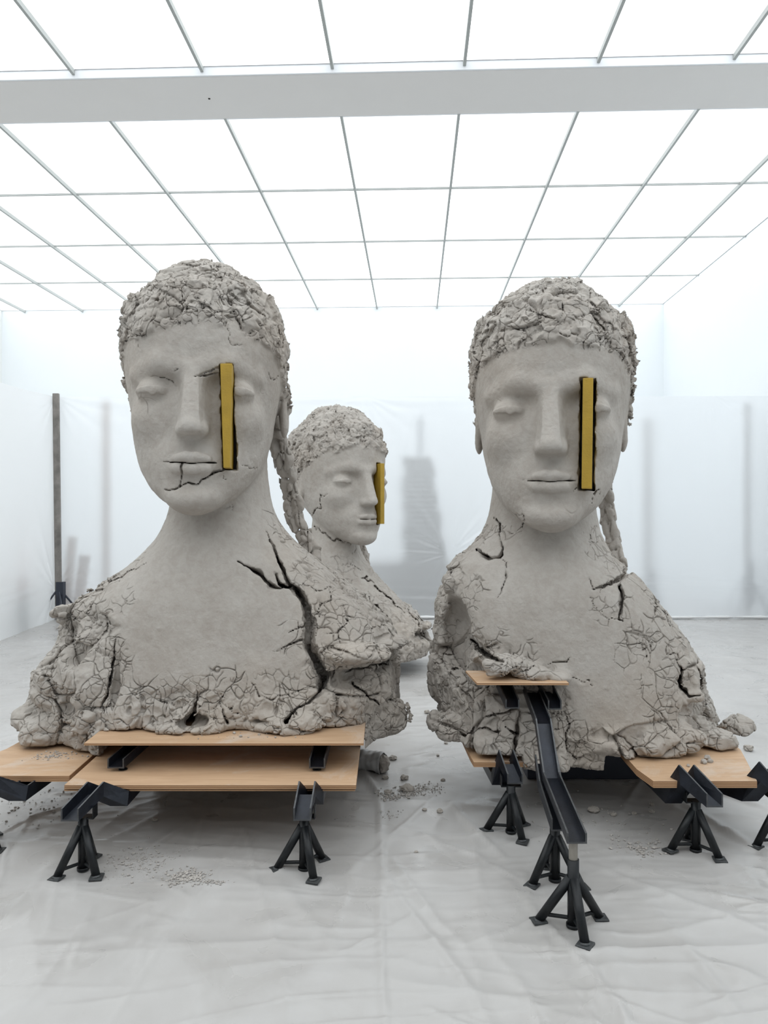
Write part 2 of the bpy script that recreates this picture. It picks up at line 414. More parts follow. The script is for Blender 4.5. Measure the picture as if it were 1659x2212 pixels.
def lean_plank(px, ytop, d, wid, lean, label):
    x = (px-CX)/F*d; zt = EYE-(ytop-HY)/F*d
    bm = bmesh.new(); add_box(bm, (0, 0, zt/2), (wid, .03, zt), bev=.004)
    for v in bm.verts: v.co.x += lean*v.co.z; v.co.y += .1*v.co.z
    o = obj('leaning_plank', bm, MT['post_brown']); o.location = (x-lean*zt, d, 0)
    tag(o, label, 'plank', 'planks behind the plastic')
lean_plank(152, 1160, DP+.35, .13, .05, 'short brown plank leaning behind the plastic, taller one next to the corner post')
lean_plank(180, 1200, DP+.28, .16, .10, 'short brown plank leaning behind the plastic, lower one nearer the left bust')
st = empty('board_stack', P(890, 0, DP+.9).xy.to_3d()); tag(st, 'blurred tall stack of grey boards behind the plastic between the busts', 'stack of boards')
bm = bmesh.new(); random.seed(4)
for k in range(14): add_box(bm, (random.uniform(-.04, .04), 0, .028+k*.055), (1.35, .7, .055))
obj('wide_sheets', bm, MT['board_grey'], st)
bm = bmesh.new()
for k in range(22): add_box(bm, (.18+random.uniform(-.03, .03)-.005*k, 0, .80+k*.075), (.66-.01*k, .5, .06))
obj('narrow_sheets', bm, MT['board_grey'], st)
bm = bmesh.new(); add_box(bm, (.13, 0, 2.75), (.06, .06, .6)); obj('upright', bm, MT['dark'], st)
cr = empty('crate', (-5.15, 9.9, 0)); tag(cr, 'blurred reddish crate on a dark box behind the left curtain', 'crate')
bm = bmesh.new(); add_box(bm, (0, 0, .62), (.5, .45, .28), bev=.01); obj('crate_body', bm, MT['brick'], cr)
bm = bmesh.new(); add_box(bm, (0, 0, .24), (.55, .5, .47), bev=.01); obj('box_base', bm, plain('dark_green_box', (.08, .10, .08), .7), cr)
# ------------------------------------------------------------------ clay: distance fields turned into meshes
def _h(ix, iy, iz, s):
    n = (ix*np.int64(73856093)) ^ (iy*np.int64(19349663)) ^ (iz*np.int64(83492791)) ^ np.int64(s*2654435+12345)
    n = (n ^ (n >> 13)) & 0x7fffffff; n = (n*np.int64(1274126177)) & 0x7fffffff; n ^= n >> 15
    n = (n*np.int64(668265263)) & 0x7fffffff
    return ((n >> 8) & 0xffff).astype(np.float32)/65535.0
def vn(p, f, s=0):
    q = p*f; i = np.floor(q).astype(np.int64); t = (q-i).astype(np.float32); t = t*t*t*(t*(t*6-15)+10)
    x, y, z = i[:, 0], i[:, 1], i[:, 2]; tx, ty, tz = t[:, 0], t[:, 1], t[:, 2]
    a = _h(x, y, z, s)*(1-tx)+_h(x+1, y, z, s)*tx; b = _h(x, y+1, z, s)*(1-tx)+_h(x+1, y+1, z, s)*tx
    c = _h(x, y, z+1, s)*(1-tx)+_h(x+1, y, z+1, s)*tx; d = _h(x, y+1, z+1, s)*(1-tx)+_h(x+1, y+1, z+1, s)*tx
    return ((a*(1-ty)+b*ty)*(1-tz)+(c*(1-ty)+d*ty)*tz)*2-1          # -1..1
def fbm(p, f, o=3, s=0, g=.5):
    r = 0; a = 1.0; n = 0
    for k in range(o): r = r+a*vn(p+k*3.7, f*2**k, s+k*17); n += a; a *= g
    return r/n
def warp(p, f, amp, s=0):
    return p+amp*np.stack([vn(p, f, s+1), vn(p+5.2, f, s+2), vn(p-3.1, f, s+3)], -1)
def cells(p, f, s=0):
    """F1, F2 and a random value per nearest cell"""
    q = p*f; i = np.floor(q).astype(np.int64); n = len(q)
    f1 = np.full(n, 9., np.float32); f2 = f1.copy(); idv = np.zeros(n, np.float32)
    for a in (-1, 0, 1):
        for b in (-1, 0, 1):
            for c in (-1, 0, 1):
                x, y, z = i[:, 0]+a, i[:, 1]+b, i[:, 2]+c
                h = _h(x, y, z, s)
                dx = x+_h(x, y, z, s+1)-q[:, 0]; dy = y+_h(x, y, z, s+2)-q[:, 1]; dz = z+_h(x, y, z, s+3)-q[:, 2]
                d = (dx*dx+dy*dy+dz*dz).astype(np.float32)
                m = d < f1; f2 = np.where(m, f1, np.minimum(f2, d)); idv = np.where(m, h, idv); f1 = np.where(m, d, f1)
    return np.sqrt(f1), np.sqrt(f2), idv
def smin(a, b, k):
    h = np.maximum(k-np.abs(a-b), 0)/k; return np.minimum(a, b)-h*h*k*.25
def smax(a, b, k): return -smin(-a, -b, k)
def ss(a, b, x):
    t = np.clip((x-a)/(b-a), 0, 1); return t*t*(3-2*t)
def ell(p, c, r):
    q = (p-np.array(c, np.float32))/np.array(r, np.float32); k0 = np.sqrt((q*q).sum(1))
    q2 = q/np.array(r, np.float32); k1 = np.sqrt((q2*q2).sum(1))+1e-6
    return k0*(k0-1)/k1
def cap(p, a, b, ra, rb=None, sq=(1, 1, 1)):
    rb = ra if rb is None else rb; a = np.array(a, np.float32); b = np.array(b, np.float32); s = np.array(sq, np.float32)
    ab = b-a; t = np.clip(((p-a)@ab)/(ab@ab), 0, 1); q = (p-a-t[:, None]*ab)/s
    return (np.sqrt((q*q).sum(1))-(ra+(rb-ra)*t))*s.min()
def boxd(p, c, h, r=0.0):
    q = np.abs(p-np.array(c, np.float32))-np.array(h, np.float32)+r
    return np.sqrt((np.maximum(q, 0)**2).sum(1))+np.minimum(q.max(1), 0)-r
def poly_d(u, v, pts):
    """signed distance in the plane, negative inside"""
    pts = np.array(pts, np.float32); n = len(pts); d = np.full(len(u), 1e9, np.float32); s = np.ones(len(u), np.float32)
    for i in range(n):
        a = pts[i]; b = pts[i-1]; ex, ey = b-a; wx, wy = u-a[0], v-a[1]
        t = np.clip((wx*ex+wy*ey)/(ex*ex+ey*ey), 0, 1); bx, by = wx-ex*t, wy-ey*t
        d = np.minimum(d, bx*bx+by*by)
        c1 = v >= a[1]; c2 = v < b[1]; c3 = ex*wy > ey*wx
        s = np.where((c1 & c2 & c3) | (~c1 & ~c2 & ~c3), -s, s)
    return s*np.sqrt(d)
def line_d(u, v, pts):
    """distance minus the half width along a polyline of (u, v, half width)"""
    d = np.full(len(u), 1e9, np.float32)
    for (a, b) in zip(pts[:-1], pts[1:]):
        ex, ey = b[0]-a[0], b[1]-a[1]; t = np.clip(((u-a[0])*ex+(v-a[1])*ey)/(ex*ex+ey*ey+1e-6), 0, 1)
        d = np.minimum(d, np.hypot(u-a[0]-t*ex, v-a[1]-t*ey)-(a[2]+(b[2]-a[2])*t))
    return d

POOL = ThreadPoolExecutor(4)
def par(fn, p, chunk=60000):
    parts = [p[i:i+chunk] for i in range(0, len(p), chunk)]
    return np.concatenate(list(POOL.map(fn, parts))) if parts else np.zeros(0, np.float32)

def mesh_field(fn, lo, hi, h, thr=.055):
    """surface nets over a sparse evaluation of fn"""
    B = 4; lo = np.array(lo, np.float32); hi = np.array(hi, np.float32)
    nb = np.ceil((hi-lo)/(h*B)).astype(int); n = nb*B
    g = np.stack(np.meshgrid(*[np.arange(k) for k in nb], indexing='ij'), -1).reshape(-1, 3)
    fc = par(fn, (lo+(g+.5)*h*B-.5*h).astype(np.float32))
    act = np.abs(fc) < thr
    D = np.where(fc > 0, 1.0, -1.0).astype(np.float32).reshape(nb)
    D = D.repeat(B, 0).repeat(B, 1).repeat(B, 2)
    ga = g[act]*B; off = np.stack(np.meshgrid(*[np.arange(B)]*3, indexing='ij'), -1).reshape(-1, 3)
    idx = (ga[:, None, :]+off[None]).reshape(-1, 3)
    D[idx[:, 0], idx[:, 1], idx[:, 2]] = par(fn, (lo+idx*h).astype(np.float32))
    D[0] = D[-1] = 1; D[:, 0] = D[:, -1] = 1; D[:, :, 0] = D[:, :, -1] = 1
    S = D < 0
    c = [S[a:n[0]-1+a, b:n[1]-1+b, d:n[2]-1+d] for a in (0, 1) for b in (0, 1) for d in (0, 1)]
    cnt = sum(x.astype(np.uint8) for x in c); cellm = (cnt > 0) & (cnt < 8)
    cid = -np.ones(cellm.shape, np.int32); ci = np.argwhere(cellm); cid[cellm] = np.arange(len(ci))
    V = np.zeros((len(ci), 3), np.float32); W = np.zeros(len(ci), np.float32)
    cor = [(a, b, d) for a in (0, 1) for b in (0, 1) for d in (0, 1)]
    vals = {k: D[ci[:, 0]+k[0], ci[:, 1]+k[1], ci[:, 2]+k[2]] for k in cor}
    for k in cor:
        for ax in range(3):
            if k[ax] == 0:
                k2 = list(k); k2[ax] = 1; k2 = tuple(k2); a, b = vals[k], vals[k2]
                m = (a < 0) != (b < 0); t = np.where(m, a/np.where(m, a-b, 1), 0)
                pos = np.array(k, np.float32)[None]+np.eye(3, dtype=np.float32)[ax][None]*t[:, None]
                V += pos*m[:, None]; W += m
    V = V/W[:, None]+ci
    Q = []
    for ax in range(3):
        sl0 = [slice(1, -1)]*3; sl1 = [slice(1, -1)]*3; sl0[ax] = slice(0, -1); sl1[ax] = slice(1, None)
        a, b = S[tuple(sl0)], S[tuple(sl1)]; e = np.argwhere(a != b); inside_a = a[tuple(e.T)]
        o = np.array([1, 1, 1]); o[ax] = 0; e = e+o
        u, w_ = [(1, 2), (2, 0), (0, 1)][ax]
        def cidx(du, dw):
            q = e.copy(); q[:, u] -= du; q[:, w_] -= dw
            return cid[q[:, 0], q[:, 1], q[:, 2]]
        quad = np.stack([cidx(1, 1), cidx(0, 1), cidx(0, 0), cidx(1, 0)], -1)
        quad[~inside_a] = quad[~inside_a][:, ::-1]
        Q.append(quad[(quad >= 0).all(1)])
    V = lo+V*h; Q = np.concatenate(Q)
    lab = np.arange(len(V))                                     # keep the largest piece only
    for _ in range(400):
        m = lab[Q].min(1); new = lab.copy()
        for k in range(4): np.minimum.at(new, Q[:, k], m)
        new = new[new]; new = new[new]
        if (new == lab).all(): break
        lab = new
    main = np.bincount(lab).argmax(); Q = Q[lab[Q[:, 0]] == main]
    used = np.unique(Q); mp = np.zeros(len(V), np.int64); mp[used] = np.arange(len(used))
    return V[used].astype(np.float32), mp[Q]
def vnormals(co, q):
    n = np.cross(co[q[:, 2]]-co[q[:, 0]], co[q[:, 3]]-co[q[:, 1]]); out = np.zeros_like(co)
    for k in range(4): np.add.at(out, q[:, k], n)
    return out/(np.linalg.norm(out, axis=1, keepdims=True)+1e-12)
def submesh(name, co, q, mask, mat, parent, origin):
    f = q[mask]; used = np.unique(f); mp = np.zeros(len(co), np.int32); mp[used] = np.arange(len(used))
    me = bpy.data.meshes.new(name); fill_mesh(me, co[used]-np.array(origin, np.float32), mp[f])
    return link_mesh(name, me, mat, parent)
def pix(p):
    y = np.maximum(p[:, 1], .5)
    return CX+p[:, 0]/y*F, HY-(p[:, 2]-EYE)/y*F

# ---- head in its own units: chin at z=0, crown at z=1, face towards -y
HS = np.array([(-.01, .03, -.31, -.24, 2), (.00, .07, -.34, -.20, 2), (.03, .125, -.375, -.10, 2.05), (.08, .180, -.385, .0, 2.1), (.15, .226, -.375, .12, 2.2),
               (.22, .252, -.370, .22, 2.25), (.30, .272, -.368, .33, 2.3), (.40, .285, -.366, .42, 2.3), (.50, .292, -.372, .46, 2.3),
               (.60, .298, -.372, .48, 2.3), (.70, .300, -.355, .47, 2.2), (.80, .29, -.31, .44, 2.1)], np.float32)
def slices_sdf(p, T):
    """T rows: z, cx, w, cy, d, n"""
    z = np.linspace(T[0, 0], T[-1, 0], 240); cols_ = [np.interp(z, T[:, 0], T[:, k]) for k in range(1, 6)]
    ker = np.exp(-.5*(np.arange(-9, 10)/4.)**2); ker /= ker.sum()
    cols_ = [np.convolve(np.pad(c, 9, mode='reflect', reflect_type='odd'), ker, 'valid') for c in cols_]
    dw = np.abs(np.gradient(cols_[1], z)); dd = np.abs(np.gradient(cols_[3]+0*z, z))
    zz = np.clip(p[:, 2], z[0], z[-1]); cx, w_, cy, d, n = [np.interp(zz, z, c).astype(np.float32) for c in cols_]
    sl = np.interp(zz, z, np.maximum(dw, dd))
    x = np.abs(p[:, 0]-cx); y = np.abs(p[:, 1]-cy)
    q = ((x/w_)**n+(y/d)**n+1e-9)**(1/n); r = np.sqrt(x*x+y*y)+1e-6
    rad = r*(1-1/np.maximum(q, .02)); rad = np.where(q < .02, -np.minimum(w_, d), rad)
    lat = rad/np.sqrt(1+np.minimum(sl, 3)**2)
    capd = np.maximum(z[0]-p[:, 2], p[:, 2]-z[-1])
    return np.where(capd > 0, smax(lat, capd.astype(np.float32), .02), lat)
HT = np.stack([HS[:, 0], 0*HS[:, 0], HS[:, 1], (HS[:, 2]+HS[:, 3])/2, (HS[:, 3]-HS[:, 2])/2, HS[:, 4]], -1)

def head_sdf(p, par_):
    ax = np.abs(p[:, 0]); s = p.copy(); s[:, 0] = ax
    f = slices_sdf(p, HT)
    f = smin(f, ell(p, (0, .05, .635), (.305, .42, .365)), .08)
    f = smin(f, ell(s, (.150, -.250, .335), (.080, .090, .075)), .06)                   # cheekbones
    f = smin(f, ell(p, (0, -.345, .050), (.085, .065, .055)), .06)                        # chin
    f = smax(f, -ell(p, (0, -.445, .098), (.10, .055, .022)), .05)                        # hollow under the lip
    f = smax(f, -ell(s, (.132, -.418, .464), (.092, .085, .042)), .07)                    # eye sockets
    f = smax(f, -ell(s, (.060, -.455, .452), (.034, .075, .045)), .05)                    # inner corners
    f = smin(f, ell(s, (.148, -.302, .432), (.064, .056, .044)), .020)                    # eyeballs under the lids
    f = smin(f, smin(cap(s, (.035, -.362, .512), (.12, -.345, .530), .026, .022), cap(s, (.12, -.345, .530), (.220, -.248, .498), .022, .012), .03), .05)                     # brows
    
    lid = ell(s, (.148, -.303, .434), (.066, .0665, .052))
    lz = .415+1.8*(s[:, 0]-.148)**2+.0045*vn(p, 55, 5)+.003*vn(p, 22, 6)
    lid = smax(lid, lz-p[:, 2], .004); lid = np.maximum(lid, p[:, 2]-.446+3.0*(s[:, 0]-.148)**2)
    f = smin(f, lid, .004)
    br = cap(p, (0, -.375, .500), (0, -.447, .300), .026, .034, (1, 1, 1))               # nose
    fl = np.maximum(np.abs(p[:, 0])-(.022+.010*ss(.5, .3, p[:, 2])), -(p[:, 1]+.395+(.5-p[:, 2])*.385))
    fl = np.maximum(fl, np.maximum(.282-p[:, 2], p[:, 2]-.52)); fl = np.maximum(fl, -.46-p[:, 1])
    br = smin(br, np.maximum(fl, p[:, 1]+.30), .012)
    side = cap(p, (0, -.34, .48), (0, -.375, .300), .042, .056)
    nose = smin(br, side, .035)
    nose = smin(nose, ell(p, (0, -.450, .285), (.038, .036, .031)), .02)
    nose = smin(nose, ell(s, (.035, -.410, .282), (.022, .034, .023)), .022)
    nose = smax(nose, (.258-p[:, 2]-.18*(p[:, 1]+.45)), .022)
    f = smin(f, nose, .026)
    muz = ell(p, (0, -.315, .175), (.120, .082, .08)); f = smin(f, muz, .06)            # muzzle
    f = smax(f, -cap(p, (0, -.425, .245), (0, -.430, .205), .010), .02)                   # philtrum
    up = cap(s, (.0, -.412, .183), (.116, -.338, .169), .022, .006); up = smin(up, cap(s, (.018, -.421, .188), (.056, -.400, .182), .019, .014), .012)
    lowl = smin(cap(s, (.0, -.409, .147), (.050, -.394, .149), .024, .019), cap(s, (.05, -.394, .150), (.108, -.342, .163), .019, .005), .015)
    f = smin(f, up, .010); f = smin(f, lowl, .010)
    gz = .1672+.30*s[:, 0]**2-.0035*np.exp(-(s[:, 0]/.018)**2)+.0012*vn(p, 24, 9); g = np.sqrt((p[:, 2]-gz)**2+(np.maximum(0, ax-.112))**2)-.0024*(1+.4*vn(p, 30, 8))*(1-.6*ss(.05, .115, ax))
    f = np.maximum(f, -np.maximum(g, p[:, 1]+.30+0*g)) if par_.get('mouth', 1) else f
    for (sx, x0) in ((1, par_.get('ear_r', .295)), (-1, par_.get('ear_l', .292))):        # ears
        q = p.copy(); q[:, 0] *= sx
        e = ell(q, (x0, .075, .405), (.022, .060, .105)); e = smax(e, -ell(q, (x0+.022, .06, .42), (.015, .035, .065)), .01)
        f = smin(f, e, .015)
    return f

def hairline(p, seed, par_):
    front = par_.get('hair', .662)-.07*(np.abs(p[:, 0])/.3)**2
    z = front-.50*np.maximum(0, p[:, 1]+.20)-.25*np.maximum(0, p[:, 1]-.0)
    return p[:, 2]-z+.022*vn(p, 9, seed)+.010*vn(p, 26, seed+4)

def make_bust(spec):
    H, hc, yaw = spec['H'], np.array(spec['head'], np.float32), spec['yaw']; seed = spec['seed']
    ca, sa = math.cos(-yaw), math.sin(-yaw); T = spec['torso']
    def tolocal(p):
        q = p-hc; return (np.stack([ca*q[:, 0]-sa*q[:, 1], sa*q[:, 0]+ca*q[:, 1], q[:, 2]], -1)/H).astype(np.float32)
    wc, wr, wh = spec['wedge']                                    # slot in the face: centre, tilt, half size, all local
    def wedge_local(l):
        q = l-np.array(wc, np.float32); c, s = math.cos(wr[0]), math.sin(wr[0])            # lean in the face plane
        q = np.stack([c*q[:, 0]+s*q[:, 2], q[:, 1], -s*q[:, 0]+c*q[:, 2]], -1)
        c, s = math.cos(wr[1]), math.sin(wr[1])                                             # turn about the vertical
        return np.stack([c*q[:, 0]+s*q[:, 1], -s*q[:, 0]+c*q[:, 1], q[:, 2]], -1)
    def field(p):
        l = tolocal(p); f = slices_sdf(p, T)
        for pl in spec.get('cuts', []):                            # broken side faces
            (x0, y0), (x1, y1), side, zt, zs = pl; nx_, ny_ = (y1-y0)*side, -(x1-x0)*side; L = math.hypot(nx_, ny_)
            d = ((p[:, 0]-x0)*nx_+(p[:, 1]-y0)*ny_)/L
            d = d-3*ss(zt-zs, zt+zs, p[:, 2]); f = smax(f, d.astype(np.float32), .06)
        u, v = pix(p)
        # ------ how rough the clay is here
        rough = ss(-14, 22, poly_d(u+18*vn(p, 7, seed+40), v+18*vn(p+7, 7, seed+41), spec['smooth'])).astype(np.float32)
        back = ss(.0, .35, p[:, 1]-spec['ymid']); rough = np.maximum(rough, back)
        hl = head_m = None
        near_head = l[:, 2] > -.12
        hf = np.full(len(p), 9., np.float32)
        if near_head.any(): hf[near_head] = head_sdf(l[near_head], spec)*H
        hmask = ss(-.05, .03, l[:, 2]); rough = rough*(1-hmask)
        t_only = f
        for (c, r) in spec['lumps']: t_only = smin(t_only, ell(p, c, r), .035)
        for (c, r) in spec['hollows']: t_only = smax(t_only, -ell(p, c, r), .03)
        m = (np.abs(t_only) < .16) & (rough > .01)
        if m.any():
            pm = warp(p[m], 5, .05, seed+60); rm = rough[m]
            f1, f2, idv = cells(pm, 4.6, seed+61); e = f2-f1
            dz = .034*(idv-.5)+.014*(.5-f1)-.030*np.exp(-(e/.05)**2)*ss(-.3, .3, vn(pm, 3, seed+59))
            g1, g2, gi = cells(warp(p[m], 14, .02, seed+62), 17, seed+63)
            dz += (.015*(gi-.5)-.009*np.exp(-((g2-g1)/.10)**2))*ss(-.25, .35, vn(pm, 4, seed+58))+.022*fbm(p[m], 4.5, 3, seed+64)+.007*fbm(p[m], 30, 2, seed+65)+.012*(.6-2*np.abs(fbm(warp(p[m], 10, .04, seed+66), 11, 2, seed+67)))
            t_only[m] = t_only[m]-rm*dz*spec.get('rough', 1.0)
        f = smin(t_only, hf, spec.get('neckk', .035))
        # ------ hair of pressed clay flakes
        m = near_head & (np.abs(hf) < .14)
        if m.any():
            hl = hairline(l[m], seed+80, spec); hm = ss(-.004, .022, hl); k = hm > 0
            if k.any():
                idx = np.where(m)[0][k]; ph = warp(l[idx], 9, .035, seed+81)
                f1, f2, idv = cells(warp(ph, 26, .012, seed+87)*np.array([1, 1, .9], np.float32), 10.5, seed+82)
                g1, g2, gi = cells(warp(l[idx], 20, .016, seed+83), 24, seed+84)
                dz = .014+.030*(idv-.5)-.020*np.exp(-((f2-f1)/.06)**2)*ss(-.35, .25, vn(ph, 6, seed+88))+.018*(gi-.5)-.006*np.exp(-((g2-g1)/.12)**2)+.012*fbm(l[idx], 14, 3, seed+85)
                dz += .013*(1-2*np.abs(fbm(warp(l[idx], 16, .03, seed+89), 17, 2, seed+91)))-.006
                f[idx] = f[idx]-hm[k]*dz*spec.get('hairamp', 1.0)
        # ------ the bottom, resting on the boards
        zb = np.full(len(p), spec['zbot'], np.float32)
        for (x0, x1, z_) in spec['rests']: zb = np.where((p[:, 0] > x0) & (p[:, 0] < x1), z_, zb)
        f = smax(f, zb+.012*vn(p, 9, seed+90)-p[:, 2], .03)
        # ------ large cracks
        fr = p[:, 1] < spec['ymid']+.15
        m = (np.abs(f) < .16) & fr
        if m.any():
            um, vm, fm, pm = u[m], v[m], f[m], p[m]; wob = 1.0
            uw = um+5*vn(pm, 18, seed+70)+2.5*vn(pm, 50, seed+71); vw = vm+5*vn(pm+3, 18, seed+72)+2.5*vn(pm+3, 50, seed+73)
            for (dep, pts) in spec['cracks']:
                pu = np.array([q[0] for q in pts]); pv = np.array([q[1] for q in pts]); R_ = max(q[2] for q in pts)+16
                k = (uw > pu.min()-R_) & (uw < pu.max()+R_) & (vw > pv.min()-R_) & (vw < pv.max()+R_)
                if not k.any(): continue
                d = line_d(uw[k], vw[k], pts)/F*pm[k, 1]
                fk = fm[k]; body = d+np.maximum(0, -fk)*.12
                fm[k] = np.maximum(fk, -np.maximum(body, -(fk+dep)))
            f[m] = fm
        # ------ slot for the wedge
        m = near_head & (l[:, 1] < -.02)
        if m.any():
            q = wedge_local(l[m]); b = boxd(q, (0, 0, 0), (wh[0]+spec.get('gap', .008), .16, wh[2]+.006), .002)*H
            b += .006*vn(p[m], 28, seed+95)
            f[m] = np.maximum(f[m], -b)
        return f.astype(np.float32)
    co, q = mesh_field(field, spec['lo'], spec['hi'], spec['h'])
    # ------ fine cracks of drying clay and tool marks, pressed into the surface
    ym = (co[q][:, :, 1]).mean(1) < spec['ymid']+.2                          # twice as fine on the front
    if spec.get('split', 1):
        qs = q[ym]; nrm0 = vnormals(co, q)
        e = np.sort(np.concatenate([qs[:, [0, 1]], qs[:, [1, 2]], qs[:, [2, 3]], qs[:, [3, 0]]]), 1).astype(np.int64)
        key = e[:, 0]*len(co)+e[:, 1]; uk, inv = np.unique(key, return_inverse=True)
        ea, eb = uk//len(co), uk % len(co); d = co[eb]-co[ea]
        em = (co[ea]+co[eb])/2+.125*((d*nrm0[ea]).sum(1)[:, None]*nrm0[ea]-(d*nrm0[eb]).sum(1)[:, None]*nrm0[eb])
        n0, n1 = len(co), len(uk); k = len(qs); ei = (inv.reshape(-1)+n0).reshape(4, k)
        cc = em[ei-n0].mean(0); ci = np.arange(k)+n0+n1
        co = np.concatenate([co, em, cc]).astype(np.float32)
        q = np.concatenate([q[~ym]]+[np.stack([qs[:, j], ei[j], ci, ei[j-1]], -1) for j in range(4)])
    nrm = vnormals(co, q)
    def fine(pp):
        l = tolocal(pp); u, v = pix(pp)
        e = poly_d(u, v, spec['smooth'])
        hm = ss(-.02, .02, hairline(l, seed+80, spec))*(l[:, 2] > .05)
        face = (l[:, 2] > 0)*(1-hm)
        dens = np.clip(.66+e/110., .0, 1)*(1-face)                                  # more cracks towards the rim
        for (cu, cv, cr_) in spec.get('dense', []): dens = np.maximum(dens, .84*ss(1.25, .6, np.hypot(u-cu, v-cv)/cr_)*(1-face))
        dens = np.maximum(dens, hm*.8); dens = np.maximum(dens, face*.22)
        reg = .5+.5*fbm(pp, 3.2, 2, seed+100)
        out = 0
        for (fq, wd, dp, s_) in ((8, .026, .015, 1), (16, .042, .009, 2)):
            a, b, _i = cells(warp(pp, fq*1.3, .35/fq, seed+110+s_), fq, seed+120+s_)
            gate = ss(.48, .64, dens*.55+reg*.55-.04*s_)*ss(.35, .5, .5+.5*vn(pp, fq*.8, seed+130+s_))
            out = out-dp*gate*np.exp(-((b-a)/wd)**2)
        out = out+.0035*fbm(pp, 9, 3, seed+140)*(1-hm)+.0012*fbm(pp, 55, 2, seed+141)
        return out.astype(np.float32)
    co = co+nrm*par(fine, co.astype(np.float32))[:, None]
    l = tolocal(co); hv = (hairline(l, seed+80, spec) > .004) & (l[:, 2] > .02)
    hfm = hv[q].sum(1) >= 2
    org = (spec['base'][0], spec['base'][1], spec['base'][2])
    t = empty('clay_bust', org); tag(t, spec['label'], 'clay bust', 'monumental cracked clay busts')
    submesh('body', co, q, ~hfm, MT['clay'], t, org)
    submesh('hair', co, q, hfm, MT['clay'], t, org)
    # ------ the wedge itself
    bm = bmesh.new(); hw, hd, hh = wh; tp = spec.get('taper', 0)
    add_box(bm, (0, 0, 0), (2*hw*H, 2*hd*H, 2*hh*H), bev=.004)
    for vtx in bm.verts:
        vtx.co.x += tp*H*hw*(-(vtx.co.z/(hh*H)))*(1 if vtx.co.x > 0 else 0)*2
    Mx = Matrix.Rotation(yaw, 3, 'Z') @ Matrix.Rotation(-wr[0]*-1*-1, 3, 'Y') @ Matrix.Rotation(wr[1], 3, 'Z')
    wl = Vector(wc); wl.y += spec.get('wy', 0); wp = Matrix.Rotation(yaw, 3, 'Z') @ (wl*H)+Vector(spec['head'])-Vector(org)
    bmesh.ops.transform(bm, matrix=Matrix.Translation(wp) @ Mx.to_4x4(), verts=bm.verts)
    wo = obj('wooden_wedge', bm, MT['yellow'], t); wo['label'] = 'ochre yellow wooden slat set upright into the face'
    # ------ braid
    bp = [np.array(P(*a)) for a in spec['braid']]; br = spec['braid_r']
    def bfield(p):
        f = np.full(len(p), 9., np.float32)
        for k in range(len(bp)-1):
            for o in ((-.45, .2), (.45, -.2)):
                a = bp[k]+np.array([o[0]*br[k], o[1]*br[k], 0]); b = bp[k+1]+np.array([o[0]*br[k+1], o[1]*br[k+1], 0])
                f = smin(f, cap(p, a, b, br[k]*.62, br[k+1]*.62), .012)
        m = np.abs(f) < .08
        if m.any():
            f1, f2, idv = cells(warp(p[m], 12, .02, seed+150)*np.array([1, 1, .55], np.float32), 17, seed+151)
            f[m] -= spec.get('braidamp', 1)*(.028*(idv-.4)-.016*np.exp(-((f2-f1)/.1)**2)+.014*fbm(p[m], 16, 3, seed+152))
        return f
    A = np.array(bp); lo, hi = A.min(0)-.2, A.max(0)+.2
    c2, q2 = mesh_field(bfield, lo, hi, spec['h']*1.1, .055)
    submesh('hair_braid', c2, q2, np.ones(len(q2), bool), MT['clay'], t, org)
    return t
def px_slices(rows, d, extra):
    """rows of image heights and side edges seen at distance d -> table z, cx, half width, cy, half depth, power"""
    out = []
    for (y, xl, xr, yf, yb, n) in rows:
        a, b = (xl-CX)/F*d, (xr-CX)/F*d; z = EYE-(y-HY)/F*d
        out.append((z, (a+b)/2, (b-a)/2, (yf+yb)/2, (yb-yf)/2, n))
    return np.array(sorted(out), np.float32)
import time as _t
_t0 = _t.time()
def LP(px, py, d, r): return (tuple(P(px, py, d)), r)
H = 1.405
VOX = 1.0
# ---------------------------------------------------------------- left bust
TL = px_slices([
    (900, 372, 560, 4.15, 4.72, 2.0), (1030, 362, 566, 4.14, 4.74, 2.0), (1090, 352, 575, 4.12, 4.76, 2.0), (1130, 340, 592, 4.09, 4.80, 2.0),
    (1170, 318, 622, 4.05, 4.86, 2.1), (1210, 278, 672, 4.01, 4.92, 2.2), (1250, 226, 722, 3.98, 4.98, 2.3), (1285, 170, 765, 3.95, 5.0, 2.4),
    (1320, 135, 806, 3.93, 5.0, 2.6), (1360, 122, 848, 3.91, 5.0, 2.8), (1395, 118, 872, 3.89, 5.0, 3.0), (1440, 92, 868, 3.87, 5.0, 3.0),
    (1500, 58, 862, 3.85, 5.0, 3.0), (1545, 36, 868, 3.84, 5.0, 3.0), (1600, 40, 872, 3.84, 5.0, 3.0), (1660, 60, 862, 3.86, 5.0, 3.0)], 4.25, 0)
